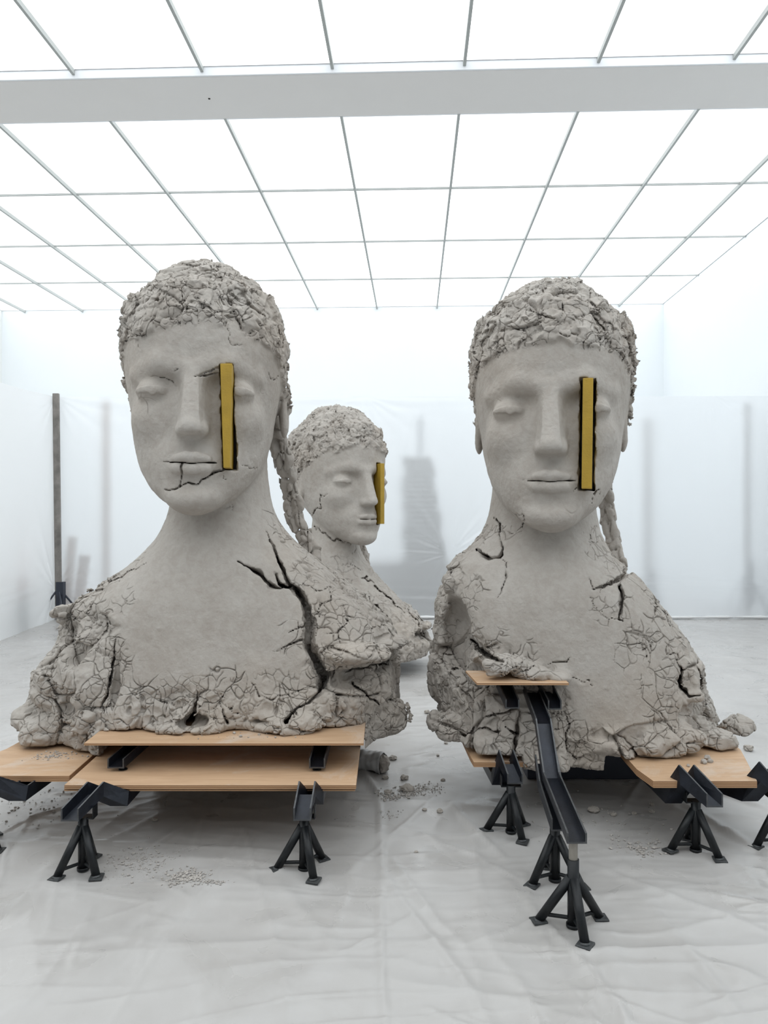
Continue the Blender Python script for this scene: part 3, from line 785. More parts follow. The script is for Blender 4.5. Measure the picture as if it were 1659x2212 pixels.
bustL = dict(seed=3, H=H, head=(-1.025, 4.36, 1.598), yaw=math.radians(6.5), torso=TL, ymid=4.5, h=.0058*VOX,
    lo=(-2.35, 3.55, .25), hi=(.42, 5.2, 3.12), zbot=.345, rests=[(-1.44, -.10, .475)], base=(-1.02, 4.3, .345),
    cuts=[((-.115, 3.9), (.16, 4.6), 1, .98, .08), ((-1.60, 3.93), (-2.15, 4.4), -1, 1.05, .12)],
    label='largest cracked grey clay bust at left, closed eyes, yellow slat through its left cheek',
    smooth=[(355, 1060), (330, 1150), (250, 1240), (195, 1290), (235, 1330), (270, 1420), (235, 1500), (330, 1490), (420, 1478), (560, 1500), (640, 1490), (668, 1420),
            (700, 1395), (760, 1385), (820, 1372), (760, 1285), (690, 1210), (620, 1140), (600, 1060)],
    dense=[(745, 1345, 95), (480, 1500, 75), (600, 1500, 70), (655, 1250, 50), (235, 1290, 60), (230, 1420, 60), (620, 1380, 50)],
    lumps=[LP(735, 1510, 4.0, (.13, .12, .13)), LP(830, 1545, 4.25, (.13, .14, .13)), LP(200, 1505, 4.02, (.10, .13, .14)), LP(205, 1560, 3.98, (.12, .12, .12)),
           LP(62, 1552, 4.22, (.09, .13, .07)), LP(100, 1590, 4.1, (.13, .13, .09)), LP(180, 1390, 4.08, (.11, .12, .09)), LP(133, 1328, 4.12, (.055, .07, .045)),
           LP(115, 1470, 4.2, (.10, .15, .15)), LP(770, 1412, 3.98, (.17, .16, .055)), LP(845, 1385, 4.25, (.10, .16, .045)), LP(250, 1592, 3.90, (.11, .1, .06)),
           LP(400, 1572, 3.87, (.2, .1, .05)), LP(620, 1568, 3.87, (.16, .1, .055)), LP(820, 1480, 4.2, (.09, .14, .14))],
    hollows=[LP(775, 1468, 3.93, (.17, .14, .055)), LP(845, 1432, 4.1, (.08, .14, .05)), LP(250, 1365, 3.88, (.035, .06, .06)), LP(245, 1460, 3.88, (.028, .07, .20)),
             LP(160, 1420, 4.0, (.05, .10, .06)), LP(415, 1560, 3.83, (.09, .10, .045)), LP(140, 1530, 3.98, (.06, .1, .05)), LP(205, 1345, 3.97, (.05, .06, .03)),
             LP(560, 1560, 3.83, (.06, .07, .02)), LP(150, 1365, 4.1, (.03, .08, .05))],
    cracks=[(.16, [(574, 1145, 1), (590, 1180, 3), (602, 1215, 5), (628, 1262, 7), (655, 1295, 10), (668, 1340, 13), (668, 1400, 13), (688, 1440, 16), (700, 1462, 14), (690, 1495, 8), (668, 1515, 4), (640, 1530, 3), (618, 1560, 7)]),
            (.09, [(512, 1217, 2), (535, 1222, 4), (560, 1240, 7), (583, 1265, 6), (603, 1272, 3), (625, 1268, 4)]), (.05, [(595, 1240, 2), (605, 1262, 5), (625, 1270, 4)]),
            (.05, [(620, 1370, 1), (650, 1352, 3), (668, 1350, 4)]), (.05, [(590, 1410, 1), (612, 1398, 2), (665, 1380, 2)]),
            (.10, [(430, 1485, 1), (424, 1510, 3), (421, 1540, 7), (405, 1560, 9)]), (.06, [(477, 1495, 1), (478, 1530, 2), (490, 1560, 4)]),
            (.05, [(380, 1520, 1), (350, 1515, 2), (338, 1480, 1)]), (.04, [(545, 1475, 1), (560, 1505, 2), (590, 1512, 2), (620, 1500, 2), (650, 1490, 2)]),
            (.09, [(250, 1380, 2), (244, 1430, 4), (236, 1470, 5), (232, 1500, 4), (220, 1540, 3)]),
            (.035, [(650, 1262, 1.2), (680, 1278, 1.2), (712, 1270, 1.2), (714, 1295, 1.4), (692, 1308, 1.6), (690, 1335, 1.2)]),
            (.03, [(740, 1310, 1), (750, 1340, 1.6), (728, 1362, 1.6), (732, 1395, 1.6)]), (.03, [(705, 1370, 1), (728, 1366, 1.5), (755, 1335, 1.2)]),
            (.05, [(800, 1360, 1.2), (830, 1352, 2), (850, 1375, 2)]), (.05, [(745, 1450, 2), (790, 1440, 4), (840, 1435, 3)]), (.08, [(765, 1475, 3), (790, 1500, 4), (815, 1520, 3)]),
            (.04, [(357, 1057, 1.0), (380, 1055, 2.2), (400, 1048, 1.8), (440, 1035, 2.8), (460, 1020, 2.8), (487, 1010, 2)]), (.04, [(398, 998, 2), (393, 1010, 2.4), (394, 1028, 2.2), (386, 1050, 1.4)]),
            (.02, [(484, 1012, 1), (482, 1030, 1.0), (495, 1035, .8)]), (.02, [(522, 1005, .8), (535, 1008, 1.2), (550, 1010, 1)]),
            (.012, [(424, 815, .8), (445, 800, 1.4), (478, 793, 2.2)]), (.02, [(422, 817, 1), (440, 808, 2), (475, 805, 1.6)]),
            (.014, [(327, 818, .8), (335, 813, 1.4), (362, 820, 1.2), (382, 834, .8)]), (.012, [(368, 800, .8), (385, 795, 1.2)]),
            (.02, [(490, 708, 1), (495, 735, 1.2), (508, 745, 1.4), (526, 746, .8)]), (.02, [(533, 735, .8), (545, 712, 1.4)]), (.012, [(300, 730, .7), (303, 755, .8)]),
            (.02, [(575, 800, .8), (590, 818, 1.4), (600, 812, 1)]), (.012, [(486, 1098, .8), (505, 1092, 1.1), (502, 1108, .8)]),
            (.06, [(320, 1215, 1), (200, 1275, 2), (150, 1300, 2)]), (.04, [(200, 1300, 1), (190, 1330, 2), (160, 1340, 2)])],
    wedge=((.122, -.328, .335), (.030, 0.0), (.0165, .075, .186)), wy=-.012, taper=-.28, gap=.009, ear_r=.318, ear_l=.285,
    braid=[(560, 860, 4.62), (598, 930, 4.75), (612, 990, 4.80), (628, 1060, 4.82), (640, 1130, 4.78), (672, 1195, 4.7), (700, 1262, 4.55)], braid_r=[.05, .055, .06, .055, .058, .05, .035])
# ---------------------------------------------------------------- right bust
TR = px_slices([
    (900, 1082, 1290, 4.13, 4.72, 2.0), (1060, 1075, 1298, 4.13, 4.74, 2.0), (1110, 1068, 1304, 4.11, 4.77, 2.0), (1150, 1056, 1312, 4.08, 4.82, 2.0),
    (1185, 1030, 1328, 4.04, 4.86, 2.1), (1215, 995, 1350, 4.0, 4.90, 2.2), (1245, 968, 1392, 3.96, 4.94, 2.3), (1280, 957, 1418, 3.93, 4.96, 2.5),
    (1330, 949, 1450, 3.91, 4.97, 2.7), (1390, 943, 1492, 3.89, 4.98, 2.8), (1450, 939, 1528, 3.87, 4.98, 2.8), (1510, 938, 1548, 3.86, 4.98, 2.8),
    (1570, 955, 1580, 3.85, 4.98, 2.8), (1620, 990, 1592, 3.85, 4.98, 2.8), (1680, 1015, 1580, 3.87, 4.98, 2.8)], 4.25, 0)
bustR = dict(seed=23, H=1.40, head=(.958, 4.36, 1.508), yaw=math.radians(-12.5), torso=TR, ymid=4.5, h=.0058*VOX,
    lo=(.15, 3.5, .2), hi=(2.3, 5.2, 3.02), zbot=.345, rests=[(.70, 1.12, .27)], base=(.96, 4.3, .345),
    cuts=[((.50, 3.88), (.30, 4.35), -1, 1.10, .12), ((1.52, 3.88), (2.0, 4.5), 1, .9, .2)],
    label='cracked grey clay bust at right facing forward, yellow slat through its left eye',
    smooth=[(1068, 1080), (1050, 1150), (1000, 1225), (975, 1262), (1010, 1330), (1060, 1385), (1130, 1430), (1200, 1455), (1235, 1500), (1250, 1560), (1330, 1580),
            (1420, 1545), (1455, 1500), (1460, 1430), (1470, 1370), (1440, 1300), (1400, 1262), (1340, 1215), (1315, 1150), (1305, 1070)],
    dense=[(1395, 1410, 85), (1320, 1310, 60), (1290, 1170, 45), (1010, 1290, 60), (1110, 1410, 60), (1430, 1500, 70), (1430, 1330, 50), (1100, 1140, 40)],
    lumps=[LP(1080, 1432, 3.86, (.14, .12, .055)), LP(1150, 1452, 3.84, (.10, .09, .045)), LP(1205, 1462, 3.84, (.07, .08, .035)), LP(1050, 1605, 3.98, (.10, .12, .08)), LP(1110, 1625, 3.93, (.09, .1, .06)),
           LP(938, 1552, 4.25, (.05, .08, .05)), LP(980, 1570, 4.15, (.09, .12, .09)), LP(1596, 1584, 4.3, (.085, .10, .085)), LP(1490, 1470, 4.05, (.05, .08, .06)), LP(1500, 1500, 4.02, (.06, .08, .05)),
           LP(1350, 1640, 3.9, (.09, .1, .075)), LP(1450, 1600, 3.92, (.2, .1, .09)), LP(1540, 1600, 4.05, (.12, .12, .1)), LP(1180, 1648, 3.9, (.12, .1, .05)),
           LP(1400, 1612, 3.88, (.10, .08, .06)), LP(965, 1260, 4.2, (.04, .06, .05)), LP(1018, 1350, 3.95, (.03, .06, .10)), LP(1300, 1610, 3.87, (.12, .08, .06))],
    hollows=[LP(985, 1375, 4.18, (.10, .17, .21)), LP(1022, 1430, 3.86, (.07, .12, .06)), LP(975, 1320, 4.12, (.05, .12, .08)), LP(1015, 1480, 4.0, (.10, .10, .12)), LP(1110, 1505, 3.88, (.19, .07, .07)),
             LP(955, 1500, 4.2, (.04, .12, .09)), LP(1100, 1565, 3.86, (.05, .05, .04)), LP(1070, 1560, 3.88, (.05, .06, .05)), LP(1500, 1545, 3.92, (.07, .06, .05))],
    cracks=[(.10, [(1030, 1185, 3), (1035, 1195, 5), (1055, 1207, 6), (1080, 1205, 4), (1088, 1185, 3), (1082, 1165, 2), (1078, 1130, 2.5), (1072, 1122, 3)]), (.03, [(1080, 1205, 1), (1092, 1215, 1.5), (1090, 1250, 1.8), (1075, 1288, 1.2)]),
            (.04, [(1100, 1098, .8), (1130, 1118, 1.2), (1128, 1140, 1.4), (1105, 1152, 1), (1090, 1148, .8)]),
            (.13, [(1366, 1226, 9), (1350, 1240, 8), (1330, 1258, 5), (1305, 1270, 3), (1280, 1275, 1.5), (1276, 1250, 1)]), (.10, [(1338, 1268, 4), (1344, 1290, 5), (1342, 1315, 5), (1334, 1335, 3), (1345, 1342, 1)]),
            (.03, [(1334, 1336, 1.5), (1318, 1342, 1), (1298, 1330, .8)]), (.03, [(1276, 1290, 1), (1285, 1312, 1), (1300, 1325, 1)]), (.02, [(1270, 1155, 1), (1278, 1175, .8), (1292, 1168, 1)]),
            (.03, [(1315, 1180, 1), (1325, 1200, 1.5), (1345, 1215, 1.5)]), (.035, [(1410, 1290, 1.4), (1418, 1312, 2), (1408, 1340, 1.2)]), (.03, [(1418, 1312, 1), (1440, 1325, 1.5), (1450, 1350, 1.2)]),
            (.025, [(1380, 1385, 1), (1385, 1405, 1.3), (1410, 1392, 1), (1405, 1372, .8)]), (.025, [(1392, 1412, 1.2), (1400, 1430, .8)]), (.03, [(1440, 1395, 1), (1438, 1415, 1.5), (1462, 1412, 1.5), (1466, 1440, 2.5)]),
            (.12, [(1470, 1440, 3), (1466, 1470, 6), (1470, 1488, 5), (1490, 1502, 4), (1512, 1500, 3)]), (.06, [(1472, 1446, 2), (1500, 1438, 4), (1510, 1425, 2)]), (.05, [(1508, 1445, 3), (1515, 1480, 3)]),
            (.05, [(1225, 1535, 1.5), (1228, 1560, 2.5), (1222, 1590, 3), (1228, 1620, 3), (1245, 1640, 2)]), (.03, [(1236, 1460, 1), (1255, 1475, 1.4), (1275, 1470, 1.4), (1282, 1485, 1)]),
            (.10, [(1020, 1380, 4), (1040, 1405, 8), (1070, 1425, 7), (1090, 1432, 3)]), (.05, [(1120, 1535, 2), (1118, 1570, 4), (1112, 1600, 3), (1115, 1625, 3)]), (.05, [(1090, 1570, 2), (1115, 1585, 3)]),
            (.05, [(1180, 1440, 1), (1190, 1432, 2), (1222, 1432, 2), (1226, 1425, 1)]), (.04, [(1115, 1455, 1), (1145, 1450, 2), (1155, 1435, 1)]), (.05, [(1025, 1580, 2), (1050, 1572, 3), (1075, 1582, 3)]),
            (.06, [(1335, 1590, 2), (1355, 1600, 2), (1375, 1630, 3)]), (.03, [(1240, 1064, .8), (1246, 1056, 1.4)]), (.03, [(1282, 1068, 1.8), (1290, 1058, 1.5), (1298, 1070, 1.2)]), (.02, [(1280, 1075, 1), (1275, 1090, .8)]),
            (.025, [(1088, 752, 1), (1080, 772, 1.2)]), (.05, [(1145, 668, 2), (1165, 680, 2.4), (1195, 690, 2.4)]), (.06, [(1275, 675, 2), (1290, 700, 3.2), (1310, 715, 2)]), (.03, [(1210, 715, 2), (1225, 728, 1.8), (1245, 722, 1.5), (1240, 740, 1.2), (1280, 745, 1.4)]),
            (.03, [(950, 1415, 1), (970, 1418, 2), (990, 1410, 1)])],
    wedge=((.131, -.322, .335), (-.012, -.05), (.0180, .075, .196)), wy=-.010, taper=.0, gap=.0105, braidamp=.6, ear_r=.290, ear_l=.300,
    braid=[(1262, 960, 4.60), (1308, 1035, 4.72), (1308, 1080, 4.80), (1314, 1130, 4.80), (1326, 1175, 4.75), (1346, 1250, 4.58)], braid_r=[.04, .04, .045, .045, .042, .035])
# ---------------------------------------------------------------- rear bust
TB = px_slices([
    (1000, 690, 765, 7.5, 8.0, 2.0), (1150, 672, 770, 7.45, 8.05, 2.0), (1185, 662, 778, 7.4, 8.1, 2.0), (1215, 640, 792, 7.35, 8.15, 2.1), (1250, 610, 820, 7.28, 8.2, 2.2),
    (1290, 580, 862, 7.2, 8.25, 2.4), (1320, 565, 897, 7.15, 8.3, 2.5), (1350, 556, 918, 7.1, 8.3, 2.7), (1385, 550, 932, 7.1, 8.3, 2.8), (1410, 560, 922, 7.1, 8.3, 2.8), (1440, 570, 890, 7.1, 8.3, 2.8)], 7.75, 0)
bustB = dict(seed=47, H=1.375, head=(-.455, 7.75, 1.275), yaw=math.radians(33), torso=TB, ymid=8.1, h=.0085*VOX, split=0,
    lo=(-1.6, 6.8, .05), hi=(.75, 8.6, 2.8), zbot=.14, rests=[], base=(-.45, 7.75, .14), cuts=[],
    label='smaller cracked clay bust standing farther back between the two large ones, face turned right',
    smooth=[(660, 1100), (640, 1200), (620, 1300), (620, 1400), (830, 1400), (850, 1360), (870, 1310), (810, 1255), (785, 1200), (775, 1100)],
    dense=[(820, 1300, 90), (740, 1240, 50)],
    lumps=[LP(915, 1392, 7.6, (.14, .2, .06)), LP(880, 1405, 7.5, (.12, .2, .08)), LP(922, 1352, 7.6, (.06, .12, .05))],
    hollows=[LP(905, 1372, 7.45, (.14, .2, .03)), LP(930, 1430, 7.6, (.2, .4, .05))],
    cracks=[(.06, [(780, 1245, 1.5), (800, 1252, 2), (820, 1275, 2), (850, 1300, 2.4), (872, 1325, 1.2)]), (.06, [(790, 1283, 1), (805, 1300, 2), (830, 1325, 2.8), (842, 1338, 1.4)]),
            (.05, [(768, 1180, .8), (765, 1195, 1.4)]), (.05, [(705, 1068, .8), (695, 1072, 1.4), (693, 1095, 1.6), (680, 1103, 1.8), (669, 1118, 1.5)]),
            (.06, [(676, 1132, 1.2), (700, 1150, 1.6), (722, 1165, 2), (755, 1172, 1.2)]), (.05, [(875, 1310, 1), (890, 1330, 2), (905, 1350, 2)]), (.04, [(752, 1222, .8), (765, 1222, 1.2), (778, 1230, .8)])],
    wedge=((.110, -.330, .346), (-.0, -.10), (.0155, .070, .213)), wy=-.03, taper=0, gap=.006, ear_r=.29, ear_l=.29, mouth=1,
    braid=[(745, 1110, 8.05), (772, 1160, 8.1), (782, 1190, 8.1), (795, 1250, 7.95)], braid_r=[.05, .05, .05, .04])
make_bust(bustL); make_bust(bustR); make_bust(bustB)
print('BUSTS', _t.time()-_t0)
# ------------------------------------------------------------------ plywood boards
def board(front, zb, layers, th, label, group=None, name='plywood_board', loc=None):
    """front: outline points (x, y) in the room; layers of equal thickness stacked into one glued board"""
    cx = sum(p[0] for p in front)/len(front); cy = sum(p[1] for p in front)/len(front)
    bm = bmesh.new(); add_prism(bm, [(p[0]-cx, p[1]-cy) for p in front], 0, th)
    bmesh.ops.bevel(bm, geom=bm.edges[:], offset=.0015, segments=1, affect='EDGES')
    o = obj(name, bm, MT['ply']); o.data.materials.append(MT['ply_edge'])
    for p in o.data.polygons:
        if abs(p.normal.z) < .7: p.material_index = 1
    o.location = (cx, cy, zb); tag(o, label, 'plywood board', group); return o
Z0 = .300
# left: wide board (two sheets), shifted sheet at the far left, upper board
board([(-1.475, 3.50), (-.133, 3.50), (-.130, 5.35), (-1.50, 5.35)], Z0, 1, .015, 'lower plywood sheet of the wide pair under the left bust')
board([(-1.468, 3.485), (-.128, 3.485), (-.126, 4.88), (-1.49, 4.88)], Z0+.0155, 1, .019, 'upper plywood sheet of the wide pair under the left bust')
board([(-2.12, 3.62), (-1.50, 3.62), (-1.515, 4.9), (-1.93, 4.9), (-2.0, 4.02), (-2.04, 3.9)], Z0, 1, .030, 'plywood board poking out at the far left under the left bust')
board([(-1.445, 3.655), (-.098, 3.655), (-.098, 4.45), (-1.445, 4.45)], .462, 1, .012, 'raised thin plywood board directly under the chest of the left bust')
# right
board([(1.255, 3.54), (1.74, 3.54), (1.88, 4.0), (1.95, 4.7), (1.26, 4.7), (1.232, 3.70)], Z0, 1, .033, 'thick layered plywood board at the right corner under the right bust')
board([(.452, 3.825), (.725, 3.825), (.725, 4.6), (.42, 4.6), (.445, 3.93)], Z0, 1, .026, 'small plywood board at the left corner under the right bust')
board([(.455, 3.72), (.905, 3.715), (.905, 4.0), (.43, 4.0)], .738, 1, .012, 'short plywood board jutting out of the right bust above the steel ramp')
board([(.82, 4.05), (1.18, 4.05), (1.18, 4.9), (.82, 4.9)], .285, 1, .012, 'shaded plywood base board under the middle of the right bust, behind the ramp')

# ------------------------------------------------------------------ steel channels
def channel(bm, pts, width, fl, t=.007, lat=None):
    """open U section swept along pts (web underside); flanges stand up"""
    pts = [Vector(p) for p in pts]; n = len(pts); rings = []
    for i in range(n):
        dp = (pts[i]-pts[i-1]).normalized() if i else (pts[1]-pts[0]).normalized()
        dn = (pts[i+1]-pts[i]).normalized() if i < n-1 else dp
        tan = (dp+dn).normalized(); la = Vector(lat) if lat else tan.cross(Vector((0, 0, 1)))
        la = la.normalized()
        if i and i < n-1: s = 1/max(.5, tan.dot(dp))
        else: s = 1
        up = la.cross(tan).normalized(); up = up if up.z > 0 else -up
        if i in (0, n-1) : up = Vector((0, 0, 1)) if abs(tan.z) < .8 else up
        up = up*min(s, 1.6); w = width/2
        prof = [(-w, 0), (w, 0), (w, fl), (w-t, fl), (w-t, t), (-w+t, t), (-w+t, fl), (-w, fl)]
        rings.append([bm.verts.new(pts[i]+la*a+up*b) for a, b in prof])
    for r0, r1 in zip(rings[:-1], rings[1:]):
        for k in range(8):
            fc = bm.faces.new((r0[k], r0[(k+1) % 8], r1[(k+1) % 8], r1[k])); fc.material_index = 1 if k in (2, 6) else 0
    for r in (rings[0], rings[-1]):
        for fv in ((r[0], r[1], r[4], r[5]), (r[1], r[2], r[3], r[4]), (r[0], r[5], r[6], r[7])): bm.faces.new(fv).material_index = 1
def make_channel(name, pts, width, fl, label, group=None, lat=(1, 0, 0), pin=None, base=None):
    b = Vector(base) if base else Vector(pts[0]); e = empty(name, b); tag(e, label, 'steel channel', group)
    bm = bmesh.new(); channel(bm, [Vector(p)-b for p in pts], width, fl, lat=lat)
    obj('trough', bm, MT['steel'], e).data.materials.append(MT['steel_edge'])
    if pin:
        bm = bmesh.new(); add_tube(bm, Vector(pin)-b, Vector((pin[0], pin[1], b.z+.003))-b, .009); add_tube(bm, Vector(pin)-b, Vector(pin)-b+Vector((0, 0, .004)), .021)
        obj('pin_foot', bm, MT['black_steel'], e)
    return e
make_channel('steel_channel', [(-1.366, 3.30, .243), (-1.302, 3.42, .306), (-1.212, 3.47, .243), (-1.205, 4.4, .243)], .078, .055, 'bent steel channel on the left jack stand of the left bust')
make_channel('steel_channel', [(-.356, 3.305, .243), (-.347, 3.42, .306), (-.318, 3.49, .243), (-.31, 4.4, .243)], .078, .055, 'bent steel channel on the right jack stand of the left bust')
make_channel('steel_channel', [(-1.92, 3.46, .243), (-1.82, 3.50, .31), (-1.705, 3.53, .243), (-1.66, 4.4, .243)], .078, .055, 'bent steel channel cut off by the left edge of the photo')
make_channel('steel_channel', [(1.505, 3.455, .243), (1.412, 3.522, .322), (1.372, 3.60, .205), (1.36, 4.4, .205)], .076, .062, 'bent steel channel on the jack stand at the right corner of the right bust')
make_channel('steel_channel', [(.645, 3.735, .247), (.614, 3.795, .315), (.585, 3.84, .205), (.55, 4.4, .222)], .078, .05, 'bent steel channel on the left jack stand of the right bust')
make_channel('steel_channel', [(1.88, 3.50, .243), (1.80, 3.55, .325), (1.735, 3.60, .215), (1.46, 4.1, .215)], .078, .062, 'bent steel channel cut off by the right edge of the photo')
make_channel('steel_channel', [(-1.292, 3.655, .352), (-1.215, 3.93, .412), (-1.16, 4.3, .412)], .080, .046, 'straight steel channel under the raised board of the left bust, left one', pin=(-1.268, 3.69, .3355))
make_channel('steel_channel', [(-.322, 3.655, .352), (-.305, 3.93, .412), (-.30, 4.3, .412)], .078, .046, 'straight steel channel under the raised board of the left bust, right one', pin=(-.327, 3.69, .3355))
make_channel('steel_channel', [(.636, 3.76, .612), (.615, 3.98, .688), (.60, 4.25, .690)], .070, .045, 'short steel channel left of the long ramp, under the jutting board')
make_channel('steel_channel', [(.846, 3.76, .607), (.825, 3.98, .688), (.81, 4.25, .690)], .068, .045, 'short steel channel right of the long ramp, under the jutting board')
make_channel('steel_ramp', [(.731, 2.875, .333), (.757, 3.45, .372), (.760, 3.64, .566), (.764, 4.02, .655)], .076, .040, 'long angular steel ramp rising from the front jack stand into the right bust')
make_channel('steel_channel', [(.735, 3.10, .285), (.757, 3.47, .318), (.76, 3.56, .40)], .106, .050, 'wider steel channel nested under the long ramp on the rear jack stand')

# ------------------------------------------------------------------ jack stands
def tube_obj(name, a, b, r, mat, parent, r1=None, seg=20):
    bm = bmesh.new(); add_tube(bm, a, b, r, r1, seg); return obj(name, bm, mat, parent, False)
def jack_stand(x, y, ang, top, label, R=.118, zl=.185, post=0, saddle=True):
    t = empty('jack_stand', (x, y, 0)); tag(t, label, 'jack stand', 'small black three legged jack stands')
    bm = bmesh.new(); add_tube(bm, (0, 0, .006), (0, 0, top), .0220, seg=24); add_tube(bm, (0, 0, .004), (0, 0, .016), .027, seg=24)
    for f in bm.faces: f.smooth = len(f.verts) == 4
    obj('centre_tube', bm, MT['black_steel'], t)
    if post: tube_obj('inner_post', (0, 0, top-.02), (0, 0, post), .0170, MT['raw_steel'], t)['label'] = 'bare metal inner post'
    if saddle:
        for s in (-1, 1):
            bm = bmesh.new(); add_box(bm, (s*.0465, .015, top+.018), (.005, .055, .055), bev=.004); obj('saddle_plate', bm, MT['black_steel'], t)
        bm = bmesh.new(); add_box(bm, (0, .015, top-.006), (.098, .05, .006)); obj('saddle_base', bm, MT['black_steel'], t)
    for k, a in enumerate(ang):
        a = math.radians(a); c, s = math.cos(a), math.sin(a)
        bm = bmesh.new(); add_tube(bm, (.010*c, .010*s, zl+.012), (R*c, R*s, .012), .0185, .0175, 20)
        for f in bm.faces: f.smooth = len(f.verts) == 4
        lg = obj('leg', bm, MT['black_steel'], t)
        bm = bmesh.new(); add_box(bm, (0, 0, 0), (.056, .056, .009), bev=.003)
        bmesh.ops.transform(bm, matrix=Matrix.Translation((R*c*1.02, R*s*1.02, .0085)) @ Matrix.Rotation(a+.5+k*.35, 4, 'Z') @ Matrix.Rotation(.05, 4, 'X'), verts=bm.verts)
        add_tube(bm, (R*c, R*s, .011), (R*c*.99, R*s*.99, .017), .021, .018, 18)
        obj('foot_plate', bm, MT['weld'], lg)
        tube_obj('brace_rod', (.012*c, .012*s, .036), (R*.80*c, R*.80*s, .036), .0075, MT['black_steel'], t, seg=12)
    return t
jack_stand(-1.333, 3.365, (228, 318, 90), .238, 'jack stand under the left front corner of the left bust')
jack_stand(-.354, 3.365, (182, 296, 52), .238, 'jack stand under the right front corner of the left bust')
jack_stand(-1.905, 3.60, (330, 90, 210), .238, 'jack stand half cut off by the left edge of the photo')
jack_stand(.627, 3.752, (172, 288, 50), .238, 'jack stand nearest the gap, under the left corner of the right bust')
jack_stand(.735, 3.265, (205, 325, 100), .275, 'jack stand behind the front one, holding the wider nested channel', saddle=False)
jack_stand(.724, 2.905, (165, 275, 25), .262, 'frontmost jack stand carrying the foot of the steel ramp on a bare inner post', post=.335, saddle=False, zl=.178, R=.128)
jack_stand(1.457, 3.548, (182, 305, 85), .238, 'jack stand under the right corner of the right bust')
jack_stand(1.875, 3.60, (188, 300, 70), .238, 'jack stand half cut off by the right edge of the photo')
# supports of the rear bust and hidden dark blocks added to carry the busts and deepen the shade
def block(c, s, label, name='support_block', mat='dark'):
    bm = bmesh.new(); add_box(bm, (0, 0, s[2]/2), s, bev=.006); o = obj(name, bm, MT[mat]); o.location = c; tag(o, label, 'support block'); return o
block((-.80, 4.75, .0), (1.2, .25, .298), 'added dark bearer hidden under the left bust, deepening the shade there')
block((1.35, 4.62, .0), (1.0, .25, .280), 'added dark bearer hidden under the right bust, deepening the shade there')
block((-.55, 7.75, .0), (.9, .8, .125), 'low dark plinth under the bust standing farther back')

# ------------------------------------------------------------------ clay crumbs, dust and the wrapped clay roll
def lump_mesh(name, r, seed, flat=.6, sub=3, amp=.35):
    bm = bmesh.new(); bmesh.ops.create_icosphere(bm, subdivisions=sub, radius=1)
    p = np.array([v.co[:] for v in bm.verts], np.float32)
    f1, f2, idv = cells(p+seed*3.1, 1.6, seed); d = 1+amp*(idv-.5)+.18*fbm(p+seed, 2.2, 2, seed)
    for v, k in zip(bm.verts, d): v.co *= float(k)*r
    for v in bm.verts: v.co.z *= flat
    zmin = min(v.co.z for v in bm.verts)
    for v in bm.verts: v.co.z = max(v.co.z-zmin*.75, 0)
    me = bpy.data.meshes.new(name); bm.to_mesh(me); bm.free(); return me
RUB = [(832, 1682, .020, 'grey clay lump on the floor right of the wide plywood sheets'), (873, 1683, .024, 'dark top clay lump of the rubble pile between the busts'),
       (880, 1709, .036, 'largest broken clay lump in the rubble pile between the busts'), (838, 1715, .022, 'clay lump at left of the rubble pile, toward the left bust boards'),
       (848, 1642, .026, 'dark round clay lump beside the wrapped clay roll'), (957, 1686, .014, 'small clay bit under the left edge of the right bust'),
       (917, 1755, .012, 'small clay bit below the rubble pile, left of another bit'), (950, 1759, .017, 'small flat clay bit on the floor left of the right bust stand'),
       (899, 1843, .009, 'lone tiny clay crumb on the floor midway between the stands'), (334, 1773, .015, 'small pale clay chip in the shade beneath the left bust boards'),
       (1282, 1754, .028, 'pale clay chunk on the floor under the right bust beside the ramp'), (1325, 1762, .016, 'small clay chunk right of the pale chunk under the right bust'),
       (1370, 1760, .013, 'third clay chunk in the row under the right bust'), (1408, 1740, .013, 'small clay chip just left of the right corner stand, upper one'),
       (1408, 1755, .014, 'small clay chip just left of the right corner stand, lower one'), (963, 1607, .013, 'dark clay bit on the floor near the left lower edge of the right bust'),
       (946, 1635, .010, 'tiny dark clay bit in the aisle, left of the right bust corner'), (922, 1541, .022, 'flat clay scrap lying far back in the aisle between the busts'),
       (1617, 1622, .030, 'flat clay scrap on the floor far right behind the plywood board')]
for i, (px, py, r, lab) in enumerate(RUB):
    p = G(px, py); me = lump_mesh('clay_lump', r, i+3); o = link_mesh('clay_lump', me, MT['clay'])
    z = float(floor_height(np.array([[p.x]]), np.array([[p.y]]))[0, 0]); o.location = (p.x, p.y, z-.005); o.rotation_euler = (0, 0, i*1.3)
    tag(o, lab, 'clay lump', 'broken clay lumps on the floor')
BR = [(1362, 1640, .020, 'clay pebble in front of the right bust edge, left of the trio'), (1528, 1640, .016, 'clay pebble on the right plywood board, topmost of the trio'), (1520, 1649, .016, 'clay pebble on the right plywood board, front left of the trio'),
      (1534, 1647, .014, 'clay pebble on the right plywood board, front right of the trio'), (1487, 1656, .009, 'tiny clay pebble on the right plywood board beside the channel'),
      (506, 1585, .008, 'tiny clay pebble on the raised board near its middle'), (520, 1592, .009, 'tiny clay pebble on the raised board in front of another'), (560, 1588, .007, 'tiny clay pebble on the raised board right of the middle'), (595, 1594, .006, 'tiniest clay pebble on the raised board toward its right end')]
for i, (px, py, r, lab) in enumerate(BR[1:]):
    z = .333 if px > 1000 else .474
    p = G(px, py, z); me = lump_mesh('clay_pebble', r, i+40, .8, 2); o = link_mesh('clay_pebble', me, MT['clay']); o.location = (p.x, p.y, z-.001)
    tag(o, lab, 'clay pebble', 'clay pebbles on the plywood')
